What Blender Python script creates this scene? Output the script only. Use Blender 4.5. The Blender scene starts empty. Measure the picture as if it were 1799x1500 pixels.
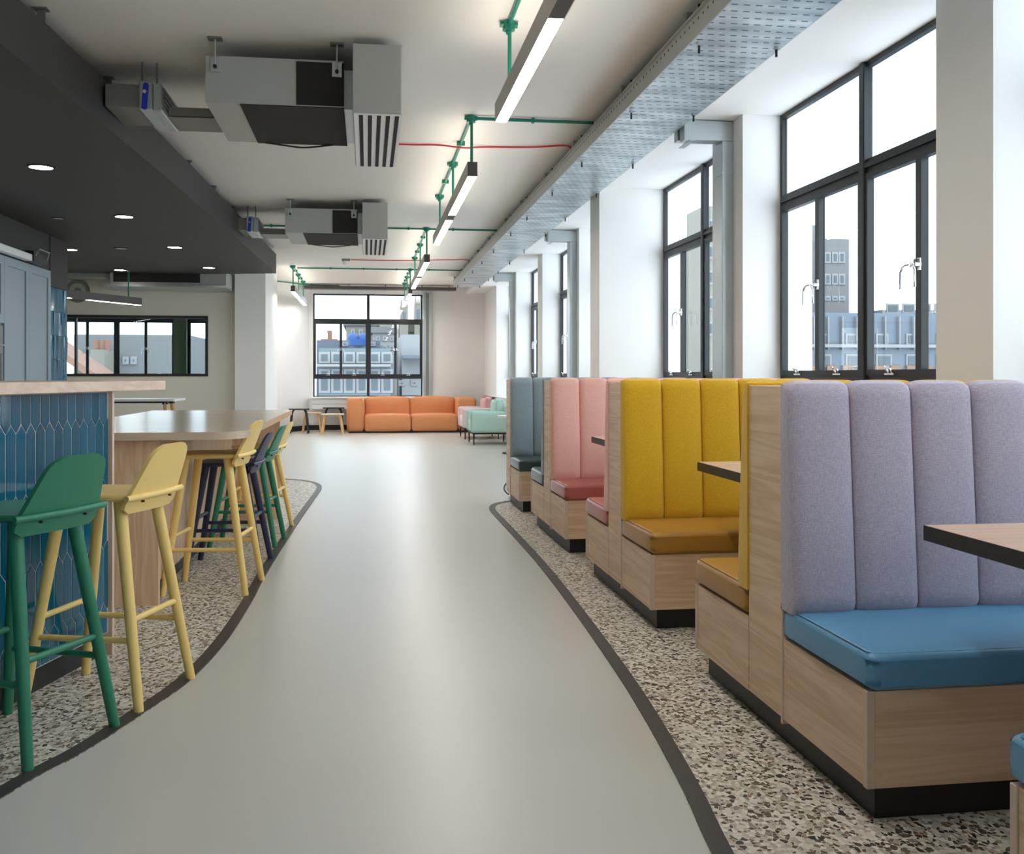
import bpy, bmesh, math, random
from mathutils import Vector, Matrix
random.seed(7)
D = bpy.data
SC = bpy.context.scene
COL = SC.collection

# ------------------------------------------------------------------ camera
F, CX, HY, VX, EYE = 1750.0, 899.5, 660.0, 645.0, 1.2      # photo frame 1799 x 1500
TH = math.atan((CX - VX) / F)
cam = D.cameras.new('camera')
cam.sensor_width = 36.0
cam.lens = F / 1799 * 36.0
cam.shift_y = -(750 - HY) / 1799
cam.clip_end = 600
camo = D.objects.new('camera', cam)
camo.location = (0, 0, EYE)
camo.rotation_euler = (math.pi / 2, 0, -TH)
COL.objects.link(camo)
SC.camera = camo

# ------------------------------------------------------------------ sky and exposure
SKY = 2.8
LAMP = 25.0
world = D.worlds.new('overcast_sky')
SC.world = world
world.use_nodes = True
nt = world.node_tree
nt.nodes.clear()
wo = nt.nodes.new('ShaderNodeOutputWorld')
wb = nt.nodes.new('ShaderNodeBackground')
wb.inputs['Strength'].default_value = SKY
tc = nt.nodes.new('ShaderNodeTexCoord')
mp = nt.nodes.new('ShaderNodeMapping')
mp.inputs['Scale'].default_value = (1.0, 1.0, 2.6)
nz = nt.nodes.new('ShaderNodeTexNoise')
nz.inputs['Scale'].default_value = 2.6
nz.inputs['Detail'].default_value = 5
nz.inputs['Roughness'].default_value = 0.5
rp = nt.nodes.new('ShaderNodeValToRGB')
rp.color_ramp.elements[0].position = 0.38
rp.color_ramp.elements[0].color = (0.66, 0.79, 0.95, 1)
rp.color_ramp.elements[1].position = 0.62
rp.color_ramp.elements[1].color = (0.97, 0.98, 1.0, 1)
nt.links.new(tc.outputs['Generated'], mp.inputs['Vector'])
nt.links.new(mp.outputs['Vector'], nz.inputs['Vector'])
nt.links.new(nz.outputs['Fac'], rp.inputs['Fac'])
nt.links.new(rp.outputs['Color'], wb.inputs['Color'])
nt.links.new(wb.outputs['Background'], wo.inputs['Surface'])
SC.view_settings.view_transform = 'Standard'
SC.view_settings.look = 'None'
SC.view_settings.gamma = 1.0
SC.view_settings.use_curve_mapping = False
SC.view_settings.exposure = 0.68
SC.cycles.use_denoising = True
SC.cycles.max_bounces = 10
SC.cycles.diffuse_bounces = 6
SC.cycles.glossy_bounces = 4
SC.cycles.transparent_max_bounces = 16
SC.cycles.sample_clamp_indirect = 6.0


# ------------------------------------------------------------------ pixel helpers (a pixel plus one known plane)
def zp(px, py, z):
    u = (px - CX) / F; v = (HY - py) / F
    d = (z - EYE) / v
    return Vector((d * (math.sin(TH) + u * math.cos(TH)), d * (math.cos(TH) - u * math.sin(TH)), z))


def yp(px, py, Y):
    u = (px - CX) / F; v = (HY - py) / F
    d = Y / (math.cos(TH) - u * math.sin(TH))
    return Vector((d * (math.sin(TH) + u * math.cos(TH)), Y, EYE + d * v))


# ------------------------------------------------------------------ materials
def srgb(r, g, b):
    f = lambda c: (c / 255 / 12.92) if c <= 10 else ((c / 255 + 0.055) / 1.055) ** 2.4
    return (f(r), f(g), f(b), 1)


def base(name):
    m = D.materials.new(name)
    m.use_nodes = True
    n = m.node_tree.nodes
    return m, n, m.node_tree.links, n['Principled BSDF']


def plain(name, col, rough=0.5, metal=0.0, vary=0.0, scale=30.0, bump=0.0, spec=0.5, coat=0.0, randobj=0.0):
    m, n, l, p = base(name)
    p.inputs['Base Color'].default_value = col
    p.inputs['Roughness'].default_value = rough
    p.inputs['Metallic'].default_value = metal
    p.inputs['Specular IOR Level'].default_value = spec
    p.inputs['Coat Weight'].default_value = coat
    g = n.new('ShaderNodeNewGeometry')
    t = n.new('ShaderNodeTexNoise')
    t.inputs['Scale'].default_value = scale
    t.inputs['Detail'].default_value = 4
    l.new(g.outputs['Position'], t.inputs['Vector'])
    if vary or randobj:
        h = n.new('ShaderNodeHueSaturation')
        h.inputs['Color'].default_value = col
        mr = n.new('ShaderNodeMapRange')
        mr.inputs['To Min'].default_value = 1 - vary
        mr.inputs['To Max'].default_value = 1 + vary
        l.new(t.outputs['Fac'], mr.inputs['Value'])
        val = mr.outputs['Result']
        if randobj:
            oi = n.new('ShaderNodeObjectInfo')
            m2 = n.new('ShaderNodeMapRange')
            m2.inputs['To Min'].default_value = 1 - randobj
            m2.inputs['To Max'].default_value = 1 + randobj
            l.new(oi.outputs['Random'], m2.inputs['Value'])
            mu = n.new('ShaderNodeMath'); mu.operation = 'MULTIPLY'
            l.new(val, mu.inputs[0]); l.new(m2.outputs['Result'], mu.inputs[1])
            val = mu.outputs[0]
        l.new(val, h.inputs['Value'])
        l.new(h.outputs['Color'], p.inputs['Base Color'])
    if bump:
        b = n.new('ShaderNodeBump')
        b.inputs['Strength'].default_value = bump
        b.inputs['Distance'].default_value = 0.01
        l.new(t.outputs['Fac'], b.inputs['Height'])
        l.new(b.outputs['Normal'], p.inputs['Normal'])
    return m


def wood(name, axis, c1, c2, rough=0.45, fine=1.0):
    """oak grain running along axis (0 x, 1 y, 2 z)"""
    m, n, l, p = base(name)
    g = n.new('ShaderNodeNewGeometry')
    mpn = n.new('ShaderNodeMapping')
    s = [9.0 * fine] * 3
    s[axis] = 0.55
    mpn.inputs['Scale'].default_value = s
    l.new(g.outputs['Position'], mpn.inputs['Vector'])
    a = n.new('ShaderNodeTexNoise')
    a.inputs['Scale'].default_value = 1.2
    a.inputs['Detail'].default_value = 3
    a.inputs['Distortion'].default_value = 1.2
    l.new(mpn.outputs['Vector'], a.inputs['Vector'])
    w = n.new('ShaderNodeMath'); w.operation = 'MULTIPLY'
    w.inputs[1].default_value = 9.0
    l.new(a.outputs['Fac'], w.inputs[0])
    fr = n.new('ShaderNodeMath'); fr.operation = 'PINGPONG'
    fr.inputs[1].default_value = 1.0
    l.new(w.outputs[0], fr.inputs[0])
    mp2 = n.new('ShaderNodeMapping')
    s2 = [160.0] * 3
    s2[axis] = 3.5
    mp2.inputs['Scale'].default_value = s2
    l.new(g.outputs['Position'], mp2.inputs['Vector'])
    b = n.new('ShaderNodeTexNoise')
    b.inputs['Scale'].default_value = 1.0
    b.inputs['Detail'].default_value = 2
    l.new(mp2.outputs['Vector'], b.inputs['Vector'])
    mx = n.new('ShaderNodeMix'); mx.data_type = 'FLOAT'
    mx.inputs['Factor'].default_value = 0.45
    l.new(fr.outputs[0], mx.inputs['A']); l.new(b.outputs['Fac'], mx.inputs['B'])
    r = n.new('ShaderNodeValToRGB')
    r.color_ramp.elements[0].position = 0.1
    r.color_ramp.elements[0].color = c2
    r.color_ramp.elements[1].position = 0.85
    r.color_ramp.elements[1].color = c1
    l.new(mx.outputs['Result'], r.inputs['Fac'])
    l.new(r.outputs['Color'], p.inputs['Base Color'])
    p.inputs['Roughness'].default_value = rough
    return m


def fabric(name, col, col2):
    m, n, l, p = base(name)
    tcn = n.new('ShaderNodeNewGeometry')
    out = []
    for sx in ((900, 900, 40), (60, 60, 1100)):
        mpn = n.new('ShaderNodeMapping'); mpn.inputs['Scale'].default_value = sx
        t = n.new('ShaderNodeTexNoise'); t.inputs['Scale'].default_value = 1.0; t.inputs['Detail'].default_value = 1
        l.new(tcn.outputs['Position'], mpn.inputs['Vector']); l.new(mpn.outputs['Vector'], t.inputs['Vector'])
        out.append(t.outputs['Fac'])
    mx = n.new('ShaderNodeMath'); mx.operation = 'ADD'
    l.new(out[0], mx.inputs[0]); l.new(out[1], mx.inputs[1])
    r = n.new('ShaderNodeValToRGB')
    r.color_ramp.elements[0].position = 0.4; r.color_ramp.elements[0].color = col2
    r.color_ramp.elements[1].position = 0.62; r.color_ramp.elements[1].color = col
    hf = n.new('ShaderNodeMath'); hf.operation = 'MULTIPLY'; hf.inputs[1].default_value = 0.5
    l.new(mx.outputs[0], hf.inputs[0]); l.new(hf.outputs[0], r.inputs['Fac'])
    l.new(r.outputs['Color'], p.inputs['Base Color'])
    p.inputs['Roughness'].default_value = 0.9
    p.inputs['Sheen Weight'].default_value = 0.15
    b = n.new('ShaderNodeBump'); b.inputs['Strength'].default_value = 0.25; b.inputs['Distance'].default_value = 0.002
    l.new(mx.outputs[0], b.inputs['Height']); l.new(b.outputs['Normal'], p.inputs['Normal'])
    return m


def emit(name, col, strength):
    m, n, l, p = base(name)
    p.inputs['Base Color'].default_value = (0.9, 0.9, 0.9, 1)
    p.inputs['Emission Color'].default_value = col
    p.inputs['Emission Strength'].default_value = strength
    return m


def terrazzo():
    m, n, l, p = base('terrazzo')
    g = n.new('ShaderNodeNewGeometry')
    mpn = n.new('ShaderNodeMapping'); mpn.inputs['Scale'].default_value = (1, 0.8, 1)
    l.new(g.outputs['Position'], mpn.inputs['Vector'])
    nzz = n.new('ShaderNodeTexNoise'); nzz.inputs['Scale'].default_value = 40; nzz.inputs['Detail'].default_value = 2
    l.new(mpn.outputs['Vector'], nzz.inputs['Vector'])
    va = n.new('ShaderNodeVectorMath'); va.operation = 'MULTIPLY_ADD'
    va.inputs[1].default_value = (0.009, 0.009, 0)
    l.new(nzz.outputs['Color'], va.inputs[0]); l.new(mpn.outputs['Vector'], va.inputs[2])

    def layer(scale, stops, edge):
        v = n.new('ShaderNodeTexVoronoi'); v.voronoi_dimensions = '2D'; v.inputs['Scale'].default_value = scale
        e = n.new('ShaderNodeTexVoronoi'); e.voronoi_dimensions = '2D'; e.feature = 'DISTANCE_TO_EDGE'; e.inputs['Scale'].default_value = scale
        l.new(va.outputs[0], v.inputs['Vector']); l.new(va.outputs[0], e.inputs['Vector'])
        sp = n.new('ShaderNodeSeparateColor'); l.new(v.outputs['Color'], sp.inputs['Color'])
        r = n.new('ShaderNodeValToRGB'); r.color_ramp.interpolation = 'CONSTANT'
        els = r.color_ramp.elements
        els[0].position = stops[0][0]; els[0].color = stops[0][1]
        els[1].position = stops[1][0]; els[1].color = stops[1][1]
        for pos, c in stops[2:]:
            x = els.new(pos); x.color = c
        l.new(sp.outputs['Red'], r.inputs['Fac'])
        cmp = n.new('ShaderNodeMath'); cmp.operation = 'GREATER_THAN'; cmp.inputs[1].default_value = edge
        l.new(e.outputs['Distance'], cmp.inputs[0])
        return r, cmp, sp
    cream = srgb(206, 200, 186)
    r1, c1, s1 = layer(84, [(0, srgb(212, 206, 192)), (0.22, srgb(190, 182, 166)), (0.44, srgb(172, 165, 152)),
                            (0.60, srgb(220, 216, 206)), (0.74, srgb(128, 116, 100)), (0.84, srgb(92, 80, 68)), (0.93, srgb(70, 66, 62)),
                            (0.985, srgb(150, 112, 84))], 0.06)
    m1 = n.new('ShaderNodeMix'); m1.data_type = 'RGBA'
    m1.inputs['A'].default_value = cream
    l.new(c1.outputs[0], m1.inputs['Factor']); l.new(r1.outputs['Color'], m1.inputs['B'])
    r2, c2, s2 = layer(50, [(0, srgb(96, 86, 76)), (0.3, srgb(66, 62, 58)), (0.5, srgb(120, 106, 90)), (0.7, srgb(150, 142, 130)), (0.9, srgb(224, 220, 210))], 0.14)
    sel = n.new('ShaderNodeMath'); sel.operation = 'GREATER_THAN'; sel.inputs[1].default_value = 0.78
    l.new(s2.outputs['Green'], sel.inputs[0])
    mu = n.new('ShaderNodeMath'); mu.operation = 'MULTIPLY'
    l.new(sel.outputs[0], mu.inputs[0]); l.new(c2.outputs[0], mu.inputs[1])
    m2 = n.new('ShaderNodeMix'); m2.data_type = 'RGBA'
    l.new(mu.outputs[0], m2.inputs['Factor']); l.new(m1.outputs['Result'], m2.inputs['A']); l.new(r2.outputs['Color'], m2.inputs['B'])
    l.new(m2.outputs['Result'], p.inputs['Base Color'])
    p.inputs['Roughness'].default_value = 0.38
    return m


def glass():
    m, n, l, p = base('window_glass')
    n.remove(p)
    out = n['Material Output']
    t = n.new('ShaderNodeBsdfTransparent'); t.inputs['Color'].default_value = (0.93, 0.965, 0.97, 1)
    g = n.new('ShaderNodeBsdfGlossy'); g.inputs['Roughness'].default_value = 0.01
    lw = n.new('ShaderNodeLayerWeight'); lw.inputs['Blend'].default_value = 0.5
    pw5 = n.new('ShaderNodeMath'); pw5.operation = 'POWER'; pw5.inputs[1].default_value = 5.0
    fr = n.new('ShaderNodeMath'); fr.operation = 'MULTIPLY_ADD'; fr.inputs[1].default_value = 0.9; fr.inputs[2].default_value = 0.025
    l.new(lw.outputs['Facing'], pw5.inputs[0]); l.new(pw5.outputs[0], fr.inputs[0])
    ge = n.new('ShaderNodeNewGeometry')
    nb = n.new('ShaderNodeMath'); nb.operation = 'SUBTRACT'; nb.inputs[0].default_value = 1.0
    l.new(ge.outputs['Backfacing'], nb.inputs[1])
    ff = n.new('ShaderNodeMath'); ff.operation = 'MULTIPLY'
    l.new(fr.outputs[0], ff.inputs[0]); l.new(nb.outputs[0], ff.inputs[1])
    mx = n.new('ShaderNodeMixShader')
    l.new(ff.outputs[0], mx.inputs[0]); l.new(t.outputs[0], mx.inputs[1]); l.new(g.outputs[0], mx.inputs[2])
    l.new(mx.outputs[0], out.inputs['Surface'])
    return m


def tray_metal():
    """galvanised sheet with staggered rows of slots punched through it"""
    m, n, l, p = base('perforated_galvanised')
    g = n.new('ShaderNodeNewGeometry')
    sx = n.new('ShaderNodeSeparateXYZ'); l.new(g.outputs['Position'], sx.inputs[0])

    def M(op, a, b=None):
        x = n.new('ShaderNodeMath'); x.operation = op
        for i, q in enumerate((a, b)):
            if q is None: continue
            if isinstance(q, (int, float)): x.inputs[i].default_value = q
            else: l.new(q, x.inputs[i])
        return x.outputs[0]
    row = M('DIVIDE', sx.outputs['Y'], 0.085)
    odd = M('MULTIPLY', M('MODULO', M('FLOOR', row), 2.0), 0.5)
    a = M('LESS_THAN', M('FRACT', row), 0.16)
    b = M('LESS_THAN', M('FRACT', M('ADD', M('DIVIDE', sx.outputs['X'], 0.062), odd)), 0.55)
    hole = M('MULTIPLY', a, b)
    t = n.new('ShaderNodeTexNoise'); t.inputs['Scale'].default_value = 7
    mpn = n.new('ShaderNodeMapping'); mpn.inputs['Scale'].default_value = (0.4, 1.0, 1)
    l.new(g.outputs['Position'], mpn.inputs[0]); l.new(mpn.outputs[0], t.inputs['Vector'])
    r = n.new('ShaderNodeValToRGB')
    r.color_ramp.elements[0].position = 0.35; r.color_ramp.elements[0].color = srgb(150, 165, 176)
    r.color_ramp.elements[1].position = 0.65; r.color_ramp.elements[1].color = srgb(214, 224, 230)
    l.new(t.outputs['Fac'], r.inputs['Fac'])
    mx = n.new('ShaderNodeMix'); mx.data_type = 'RGBA'
    mx.inputs['B'].default_value = srgb(70, 80, 88)
    l.new(hole, mx.inputs['Factor']); l.new(r.outputs['Color'], mx.inputs['A'])
    l.new(mx.outputs['Result'], p.inputs['Base Color'])
    p.inputs['Metallic'].default_value = 0.55
    p.inputs['Roughness'].default_value = 0.34
    b2 = n.new('ShaderNodeBump'); b2.inputs['Strength'].default_value = 0.12; b2.inputs['Distance'].default_value = 0.05
    t2 = n.new('ShaderNodeTexNoise'); t2.inputs['Scale'].default_value = 2.2; t2.inputs['Detail'].default_value = 0
    l.new(g.outputs['Position'], t2.inputs['Vector']); l.new(t2.outputs['Fac'], b2.inputs['Height']); l.new(b2.outputs['Normal'], p.inputs['Normal'])
    return m


OAK1, OAK2 = srgb(230, 200, 168), srgb(204, 168, 132)
M = dict(
    white=plain('white_paint', srgb(232, 231, 229), 0.75, vary=0.02, scale=3, bump=0.03),
    ceil=plain('ceiling_paint', srgb(226, 222, 216), 0.8, vary=0.02, scale=2),
    grey_wall=plain('warm_grey_paint', srgb(216, 212, 200), 0.75, vary=0.02, scale=2),
    green_wall=plain('olive_paint', srgb(84, 100, 78), 0.7, vary=0.03),
    resin=plain('resin_floor', srgb(192, 190, 182), 0.34, vary=0.03, scale=1.4, bump=0.012, spec=0.55),
    terr=terrazzo(),
    trim=plain('dark_edging', srgb(56, 54, 52), 0.45, vary=0.12, scale=25),
    black=plain('black_plinth', srgb(28, 30, 32), 0.45, vary=0.05),
    bulk=plain('charcoal_bulkhead', srgb(58, 56, 54), 0.6, vary=0.05, scale=2),
    oak_x=wood('oak_grain_x', 0, OAK1, OAK2), oak_y=wood('oak_grain_y', 1, OAK1, OAK2), oak_z=wood('oak_grain_z', 2, OAK1, OAK2),
    pale_y=wood('pale_oak', 1, srgb(226, 202, 184), srgb(204, 176, 156)),
    pale_edge=plain('pale_oak_edge', srgb(214, 188, 168), 0.5, vary=0.05),
    table=wood('table_oak', 0, srgb(216, 184, 160), srgb(194, 160, 134), 0.35),
    lami=wood('oak_laminate', 0, srgb(208, 190, 166), srgb(192, 172, 148), 0.2, 1.6),
    lilac=fabric('lilac_weave', srgb(206, 195, 203), srgb(170, 159, 180)),
    yellow=fabric('yellow_weave', srgb(226, 180, 34), srgb(206, 158, 14)),
    pink=fabric('pink_weave', srgb(240, 190, 174), srgb(228, 170, 154)),
    slate=fabric('slate_weave', srgb(146, 158, 162), srgb(122, 138, 146)),
    blue_l=plain('blue_vinyl', srgb(92, 148, 184), 0.36, vary=0.03, bump=0.08, scale=200),
    ochre_l=plain('ochre_vinyl', srgb(172, 124, 48), 0.36, vary=0.03, bump=0.08, scale=200),
    rose_l=plain('rose_vinyl', srgb(184, 100, 92), 0.3, vary=0.03, bump=0.08, scale=200),
    teal_l=plain('dark_green_vinyl', srgb(56, 74, 72), 0.28, vary=0.03, bump=0.08, scale=200),
    thread=plain('seam_thread', srgb(70, 66, 60), 0.7),
    s_green=plain('green_stain', srgb(40, 120, 90), 0.42, vary=0.08, scale=14, bump=0.03),
    s_yellow=plain('pale_yellow_lacquer', srgb(238, 206, 128), 0.42, vary=0.02, scale=14),
    s_navy=plain('navy_stain', srgb(36, 44, 72), 0.42, vary=0.08, scale=14),
    tile=plain('teal_glaze', srgb(4, 88, 114), 0.08, vary=0.05, scale=6, bump=0.03, randobj=0.14),
    tile2=plain('blue_glaze', srgb(36, 100, 128), 0.08, vary=0.05, scale=6, bump=0.06, randobj=0.2),
    grout=plain('grout', srgb(186, 190, 190), 0.8),
    frame=plain('black_steel', srgb(28, 32, 36), 0.45, vary=0.03),
    glass=glass(),
    chrome=plain('chrome', srgb(214, 216, 220), 0.18, metal=1.0),
    galv=plain('galvanised_steel', srgb(186, 194, 196), 0.36, metal=0.75, vary=0.08, scale=6),
    galv_d=plain('dull_galvanised', srgb(134, 134, 130), 0.5, metal=0.5, vary=0.06, scale=6),
    traym=tray_metal(),
    ac=plain('grey_sheet_steel', srgb(176, 178, 174), 0.5, metal=0.25, vary=0.03, scale=4),
    foam=plain('black_foam', srgb(34, 32, 31), 0.8, vary=0.06),
    wplastic=plain('white_plastic', srgb(232, 232, 232), 0.4),
    cond=plain('green_conduit', srgb(16, 122, 100), 0.32, vary=0.03),
    red=plain('red_cable', srgb(206, 44, 44), 0.5),
    blueh=plain('blue_lever', srgb(20, 60, 190), 0.4),
    fit=plain('bronze_grey_aluminium', srgb(166, 160, 150), 0.42, metal=0.2, vary=0.02),
    fit_d=plain('dark_end_cap', srgb(72, 66, 62), 0.5),
    lamp=emit('lamp_diffuser', (1.0, 0.965, 0.91, 1), LAMP),
    uplamp=emit('uplight_diffuser', (1.0, 0.92, 0.80, 1), LAMP * 0.28),
    down=emit('downlight_lens', (1.0, 0.95, 0.86, 1), 16.0),
    dim=plain('frosted_lens', srgb(200, 200, 196), 0.5),
    cab=plain('blue_grey_door', srgb(150, 164, 172), 0.45, vary=0.02, scale=3),
    orange=plain('orange_upholstery', srgb(212, 140, 92), 0.75, vary=0.05, scale=6, bump=0.1),
    mint=plain('mint_upholstery', srgb(182, 212, 203), 0.8, vary=0.03, scale=8, bump=0.1),
    blush=plain('blush_upholstery', srgb(232, 206, 206), 0.8, vary=0.03, scale=8, bump=0.1),
    rose=plain('rose_upholstery', srgb(214, 160, 160), 0.8, vary=0.03),
    blk=plain('black_powder_coat', srgb(30, 30, 32), 0.4),
    birch=wood('birch', 2, srgb(222, 180, 126), srgb(200, 154, 100)),
    ash=wood('ash', 0, srgb(222, 196, 160), srgb(204, 174, 134)),
    socket=plain('brushed_plate', srgb(200, 200, 200), 0.4),
    x_conc=plain('pale_concrete', srgb(108, 108, 108), 0.8, vary=0.08, scale=0.5),
    x_stone=plain('church_stone', srgb(126, 122, 112), 0.8, vary=0.1, scale=1.0),
    x_dark=plain('slate_roof', srgb(92, 100, 112), 0.7, vary=0.08, scale=0.6),
    x_blue=plain('blue_panel', srgb(94, 106, 118), 0.5, vary=0.05, scale=0.4),
    x_glass=plain('building_glass', srgb(74, 86, 92), 0.35, vary=0.1, scale=0.4),
    x_white=plain('white_render', srgb(134, 136, 138), 0.8, vary=0.05, scale=0.4),
    x_brick=plain('orange_brick', srgb(128, 104, 88), 0.8, vary=0.12, scale=2),
    x_teal=plain('teal_glass_wall', srgb(92, 108, 112), 0.35, vary=0.12, scale=0.3),
    x_tile=plain('clay_tile', srgb(130, 96, 80), 0.8, vary=0.1, scale=1),
    x_blueroof=plain('bright_blue_cover', srgb(36, 76, 134), 0.6),
    x_ground=plain('street_ground', srgb(110, 112, 114), 0.9, vary=0.1, scale=0.1),
)
BOOTH = {'lilac': ('lilac', 'blue_l'), 'yellow': ('yellow', 'ochre_l'), 'pink': ('pink', 'rose_l'), 'slate': ('slate', 'teal_l')}


# ------------------------------------------------------------------ geometry: every shape is (verts, faces)
def join(*gs):
    V, Fc = [], []
    for v, f in gs:
        o = len(V)
        V += [tuple(p) for p in v]
        Fc += [tuple(i + o for i in q) for q in f]
    return V, Fc


def xf(g, mat):
    return [tuple(mat @ Vector(p)) for p in g[0]], g[1]


def mv(g, x=0, y=0, z=0):
    return [(p[0] + x, p[1] + y, p[2] + z) for p in g[0]], g[1]


def flip_y(g):
    return [(p[0], -p[1], p[2]) for p in g[0]], [tuple(reversed(f)) for f in g[1]]


def bm_out(bm):
    bm.verts.index_update()
    g = [tuple(v.co) for v in bm.verts], [tuple(v.index for v in f.verts) for f in bm.faces]
    bm.free()
    return g


def box(x0, x1, y0, y1, z0, z1, bev=0.0, seg=1):
    v = [(x0, y0, z0), (x1, y0, z0), (x1, y1, z0), (x0, y1, z0), (x0, y0, z1), (x1, y0, z1), (x1, y1, z1), (x0, y1, z1)]
    f = [(3, 2, 1, 0), (4, 5, 6, 7), (0, 1, 5, 4), (1, 2, 6, 5), (2, 3, 7, 6), (3, 0, 4, 7)]
    if not bev:
        return v, f
    bm = bmesh.new()
    bv = [bm.verts.new(p) for p in v]
    for q in f:
        bm.faces.new([bv[i] for i in q])
    bmesh.ops.bevel(bm, geom=bm.edges[:], offset=bev, segments=seg, profile=0.5, affect='EDGES')
    return bm_out(bm)


def prism(pts, z0, z1):
    n = len(pts)
    v = [(x, y, z0) for x, y in pts] + [(x, y, z1) for x, y in pts]
    f = [tuple(range(n - 1, -1, -1)), tuple(range(n, 2 * n))]
    f += [(i, (i + 1) % n, n + (i + 1) % n, n + i) for i in range(n)]
    return v, f


def tube(pts, r, n=10, r1=None):
    pts = [Vector(p) for p in pts]
    V, Fc = [], []
    k = len(pts)
    up = None
    for i, p in enumerate(pts):
        t = (pts[min(i + 1, k - 1)] - pts[max(i - 1, 0)]).normalized()
        if up is None:
            a = Vector((0, 0, 1)) if abs(t.z) < 0.9 else Vector((1, 0, 0))
            up = (a - t * a.dot(t)).normalized()
        else:
            up = (up - t * up.dot(t)).normalized()
        s = t.cross(up)
        rr = r if r1 is None else r + (r1 - r) * i / (k - 1)
        for j in range(n):
            a = 2 * math.pi * j / n
            V.append(tuple(p + up * (rr * math.cos(a)) + s * (rr * math.sin(a))))
    for i in range(k - 1):
        for j in range(n):
            Fc.append((i * n + j, i * n + (j + 1) % n, (i + 1) * n + (j + 1) % n, (i + 1) * n + j))
    Fc.append(tuple(range(n - 1, -1, -1)))
    Fc.append(tuple((k - 1) * n + j for j in range(n)))
    return V, Fc


def disc(cx, cy, z0, z1, r, n=28):
    return prism([(cx + r * math.cos(2 * math.pi * i / n), cy + r * math.sin(2 * math.pi * i / n)) for i in range(n)], z0, z1)


def ring(cx, cy, z0, z1, r0, r1, n=28):
    V, Fc = [], []
    for i in range(n):
        a = 2 * math.pi * i / n
        c, s = math.cos(a), math.sin(a)
        V += [(cx + r0 * c, cy + r0 * s, z0), (cx + r1 * c, cy + r1 * s, z0), (cx + r1 * c, cy + r1 * s, z1), (cx + r0 * c, cy + r0 * s, z1)]
    for i in range(n):
        j = (i + 1) % n
        for k in range(4):
            a, b = i * 4 + k, i * 4 + (k + 1) % 4
            c, d = j * 4 + (k + 1) % 4, j * 4 + k
            Fc.append((a, d, c, b))
    return V, Fc


def rrect(x0, x1, y0, y1, r, n=6):
    """rounded rectangle outline, r = one radius or four (x0y0, x1y0, x1y1, x0y1)"""
    r = (r,) * 4 if isinstance(r, (int, float)) else r
    out = []
    for (cx, cy, a0, q) in ((x0, y0, 180, r[0]), (x1, y0, 270, r[1]), (x1, y1, 0, r[2]), (x0, y1, 90, r[3])):
        sx = 1 if cx == x0 else -1
        sy = 1 if cy == y0 else -1
        if q <= 0:
            out.append((cx, cy)); continue
        for i in range(n + 1):
            a = math.radians(a0 + 90 * i / n)
            out.append((cx + sx * q + q * math.cos(a), cy + sy * q + q * math.sin(a)))
    return out


def spline(pts, n=10):
    P = [Vector(p) for p in pts]
    out = []
    for i in range(len(P) - 1):
        p0, p1, p2, p3 = P[max(i - 1, 0)], P[i], P[i + 1], P[min(i + 2, len(P) - 1)]
        for k in range(n):
            t = k / n
            out.append(0.5 * ((2 * p1) + (p2 - p0) * t + (2 * p0 - 5 * p1 + 4 * p2 - p3) * t * t + (3 * p1 - p0 - 3 * p2 + p3) * t ** 3))
    out.append(P[-1])
    return out


def puff(x0, x1, y0, y1, z0, z1, bev, bulge=0.0, seg=4):
    """soft rounded cushion: bevelled block subdivided so that its faces swell a little"""
    bm = bmesh.new()
    v, f = box(x0, x1, y0, y1, z0, z1)
    bv = [bm.verts.new(p) for p in v]
    for q in f:
        bm.faces.new([bv[i] for i in q])
    bmesh.ops.subdivide_edges(bm, edges=bm.edges[:], cuts=5, use_grid_fill=True)
    cx, cy, cz = (x0 + x1) / 2, (y0 + y1) / 2, (z0 + z1) / 2
    hx, hy, hz = (x1 - x0) / 2, (y1 - y0) / 2, (z1 - z0) / 2
    for w in bm.verts:
        u = Vector(((w.co.x - cx) / hx, (w.co.y - cy) / hy, (w.co.z - cz) / hz))
        for k in range(3):
            a, b = [q for q in range(3) if q != k]
            if abs(abs(u[k]) - 1) < 1e-4:
                w.co[k] += math.copysign(bulge * (1 - u[a] ** 2) * (1 - u[b] ** 2), u[k])
    sharp = [e for e in bm.edges if len(e.link_faces) == 2 and e.calc_face_angle(0) > 0.9]
    bmesh.ops.bevel(bm, geom=sharp, offset=bev, segments=seg, profile=0.5, affect='EDGES')
    return bm_out(bm)


# ------------------------------------------------------------------ objects
MESHES = {}


def mesh_of(name, g, m, angle=35):
    me = D.meshes.new(name)
    me.from_pydata([tuple(p) for p in g[0]], [], [tuple(q) for q in g[1]])
    me.update()
    me.shade_smooth()
    me.set_sharp_from_angle(angle=math.radians(angle))
    me.materials.append(M[m] if isinstance(m, str) else m)
    return me


def obj(name, g, m, parent=None, loc=None, rotz=0.0):
    me = g if isinstance(g, bpy.types.Mesh) else mesh_of(name, g, m)
    o = D.objects.new(name, me)
    COL.objects.link(o)
    o.parent = parent
    if loc is not None:
        o.location = loc
    if rotz:
        o.rotation_euler.z = rotz
    return o


def tag(o, label, cat=None, group=None):
    o['label'] = label
    if cat: o['category'] = cat
    if group: o['group'] = group
    return o


def thing(name, label, cat, loc=(0, 0, 0), rotz=0.0, group=None):
    o = D.objects.new(name, None)
    COL.objects.link(o)
    o.empty_display_size = 0.1
    o.location = loc
    o.rotation_euler = (0, 0, rotz)
    return tag(o, label, cat, group)


def struct(name, g, m, label, cat=None, parent=None):
    o = obj(name, g, m, parent)
    o['kind'] = 'structure'
    o['label'] = label
    o['category'] = cat or name.split('_')[0]
    return o


def sempty(name, label, cat, loc=(0, 0, 0), rotz=0.0):
    o = thing(name, label, cat, loc, rotz)
    o['kind'] = 'structure'
    return o


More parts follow.
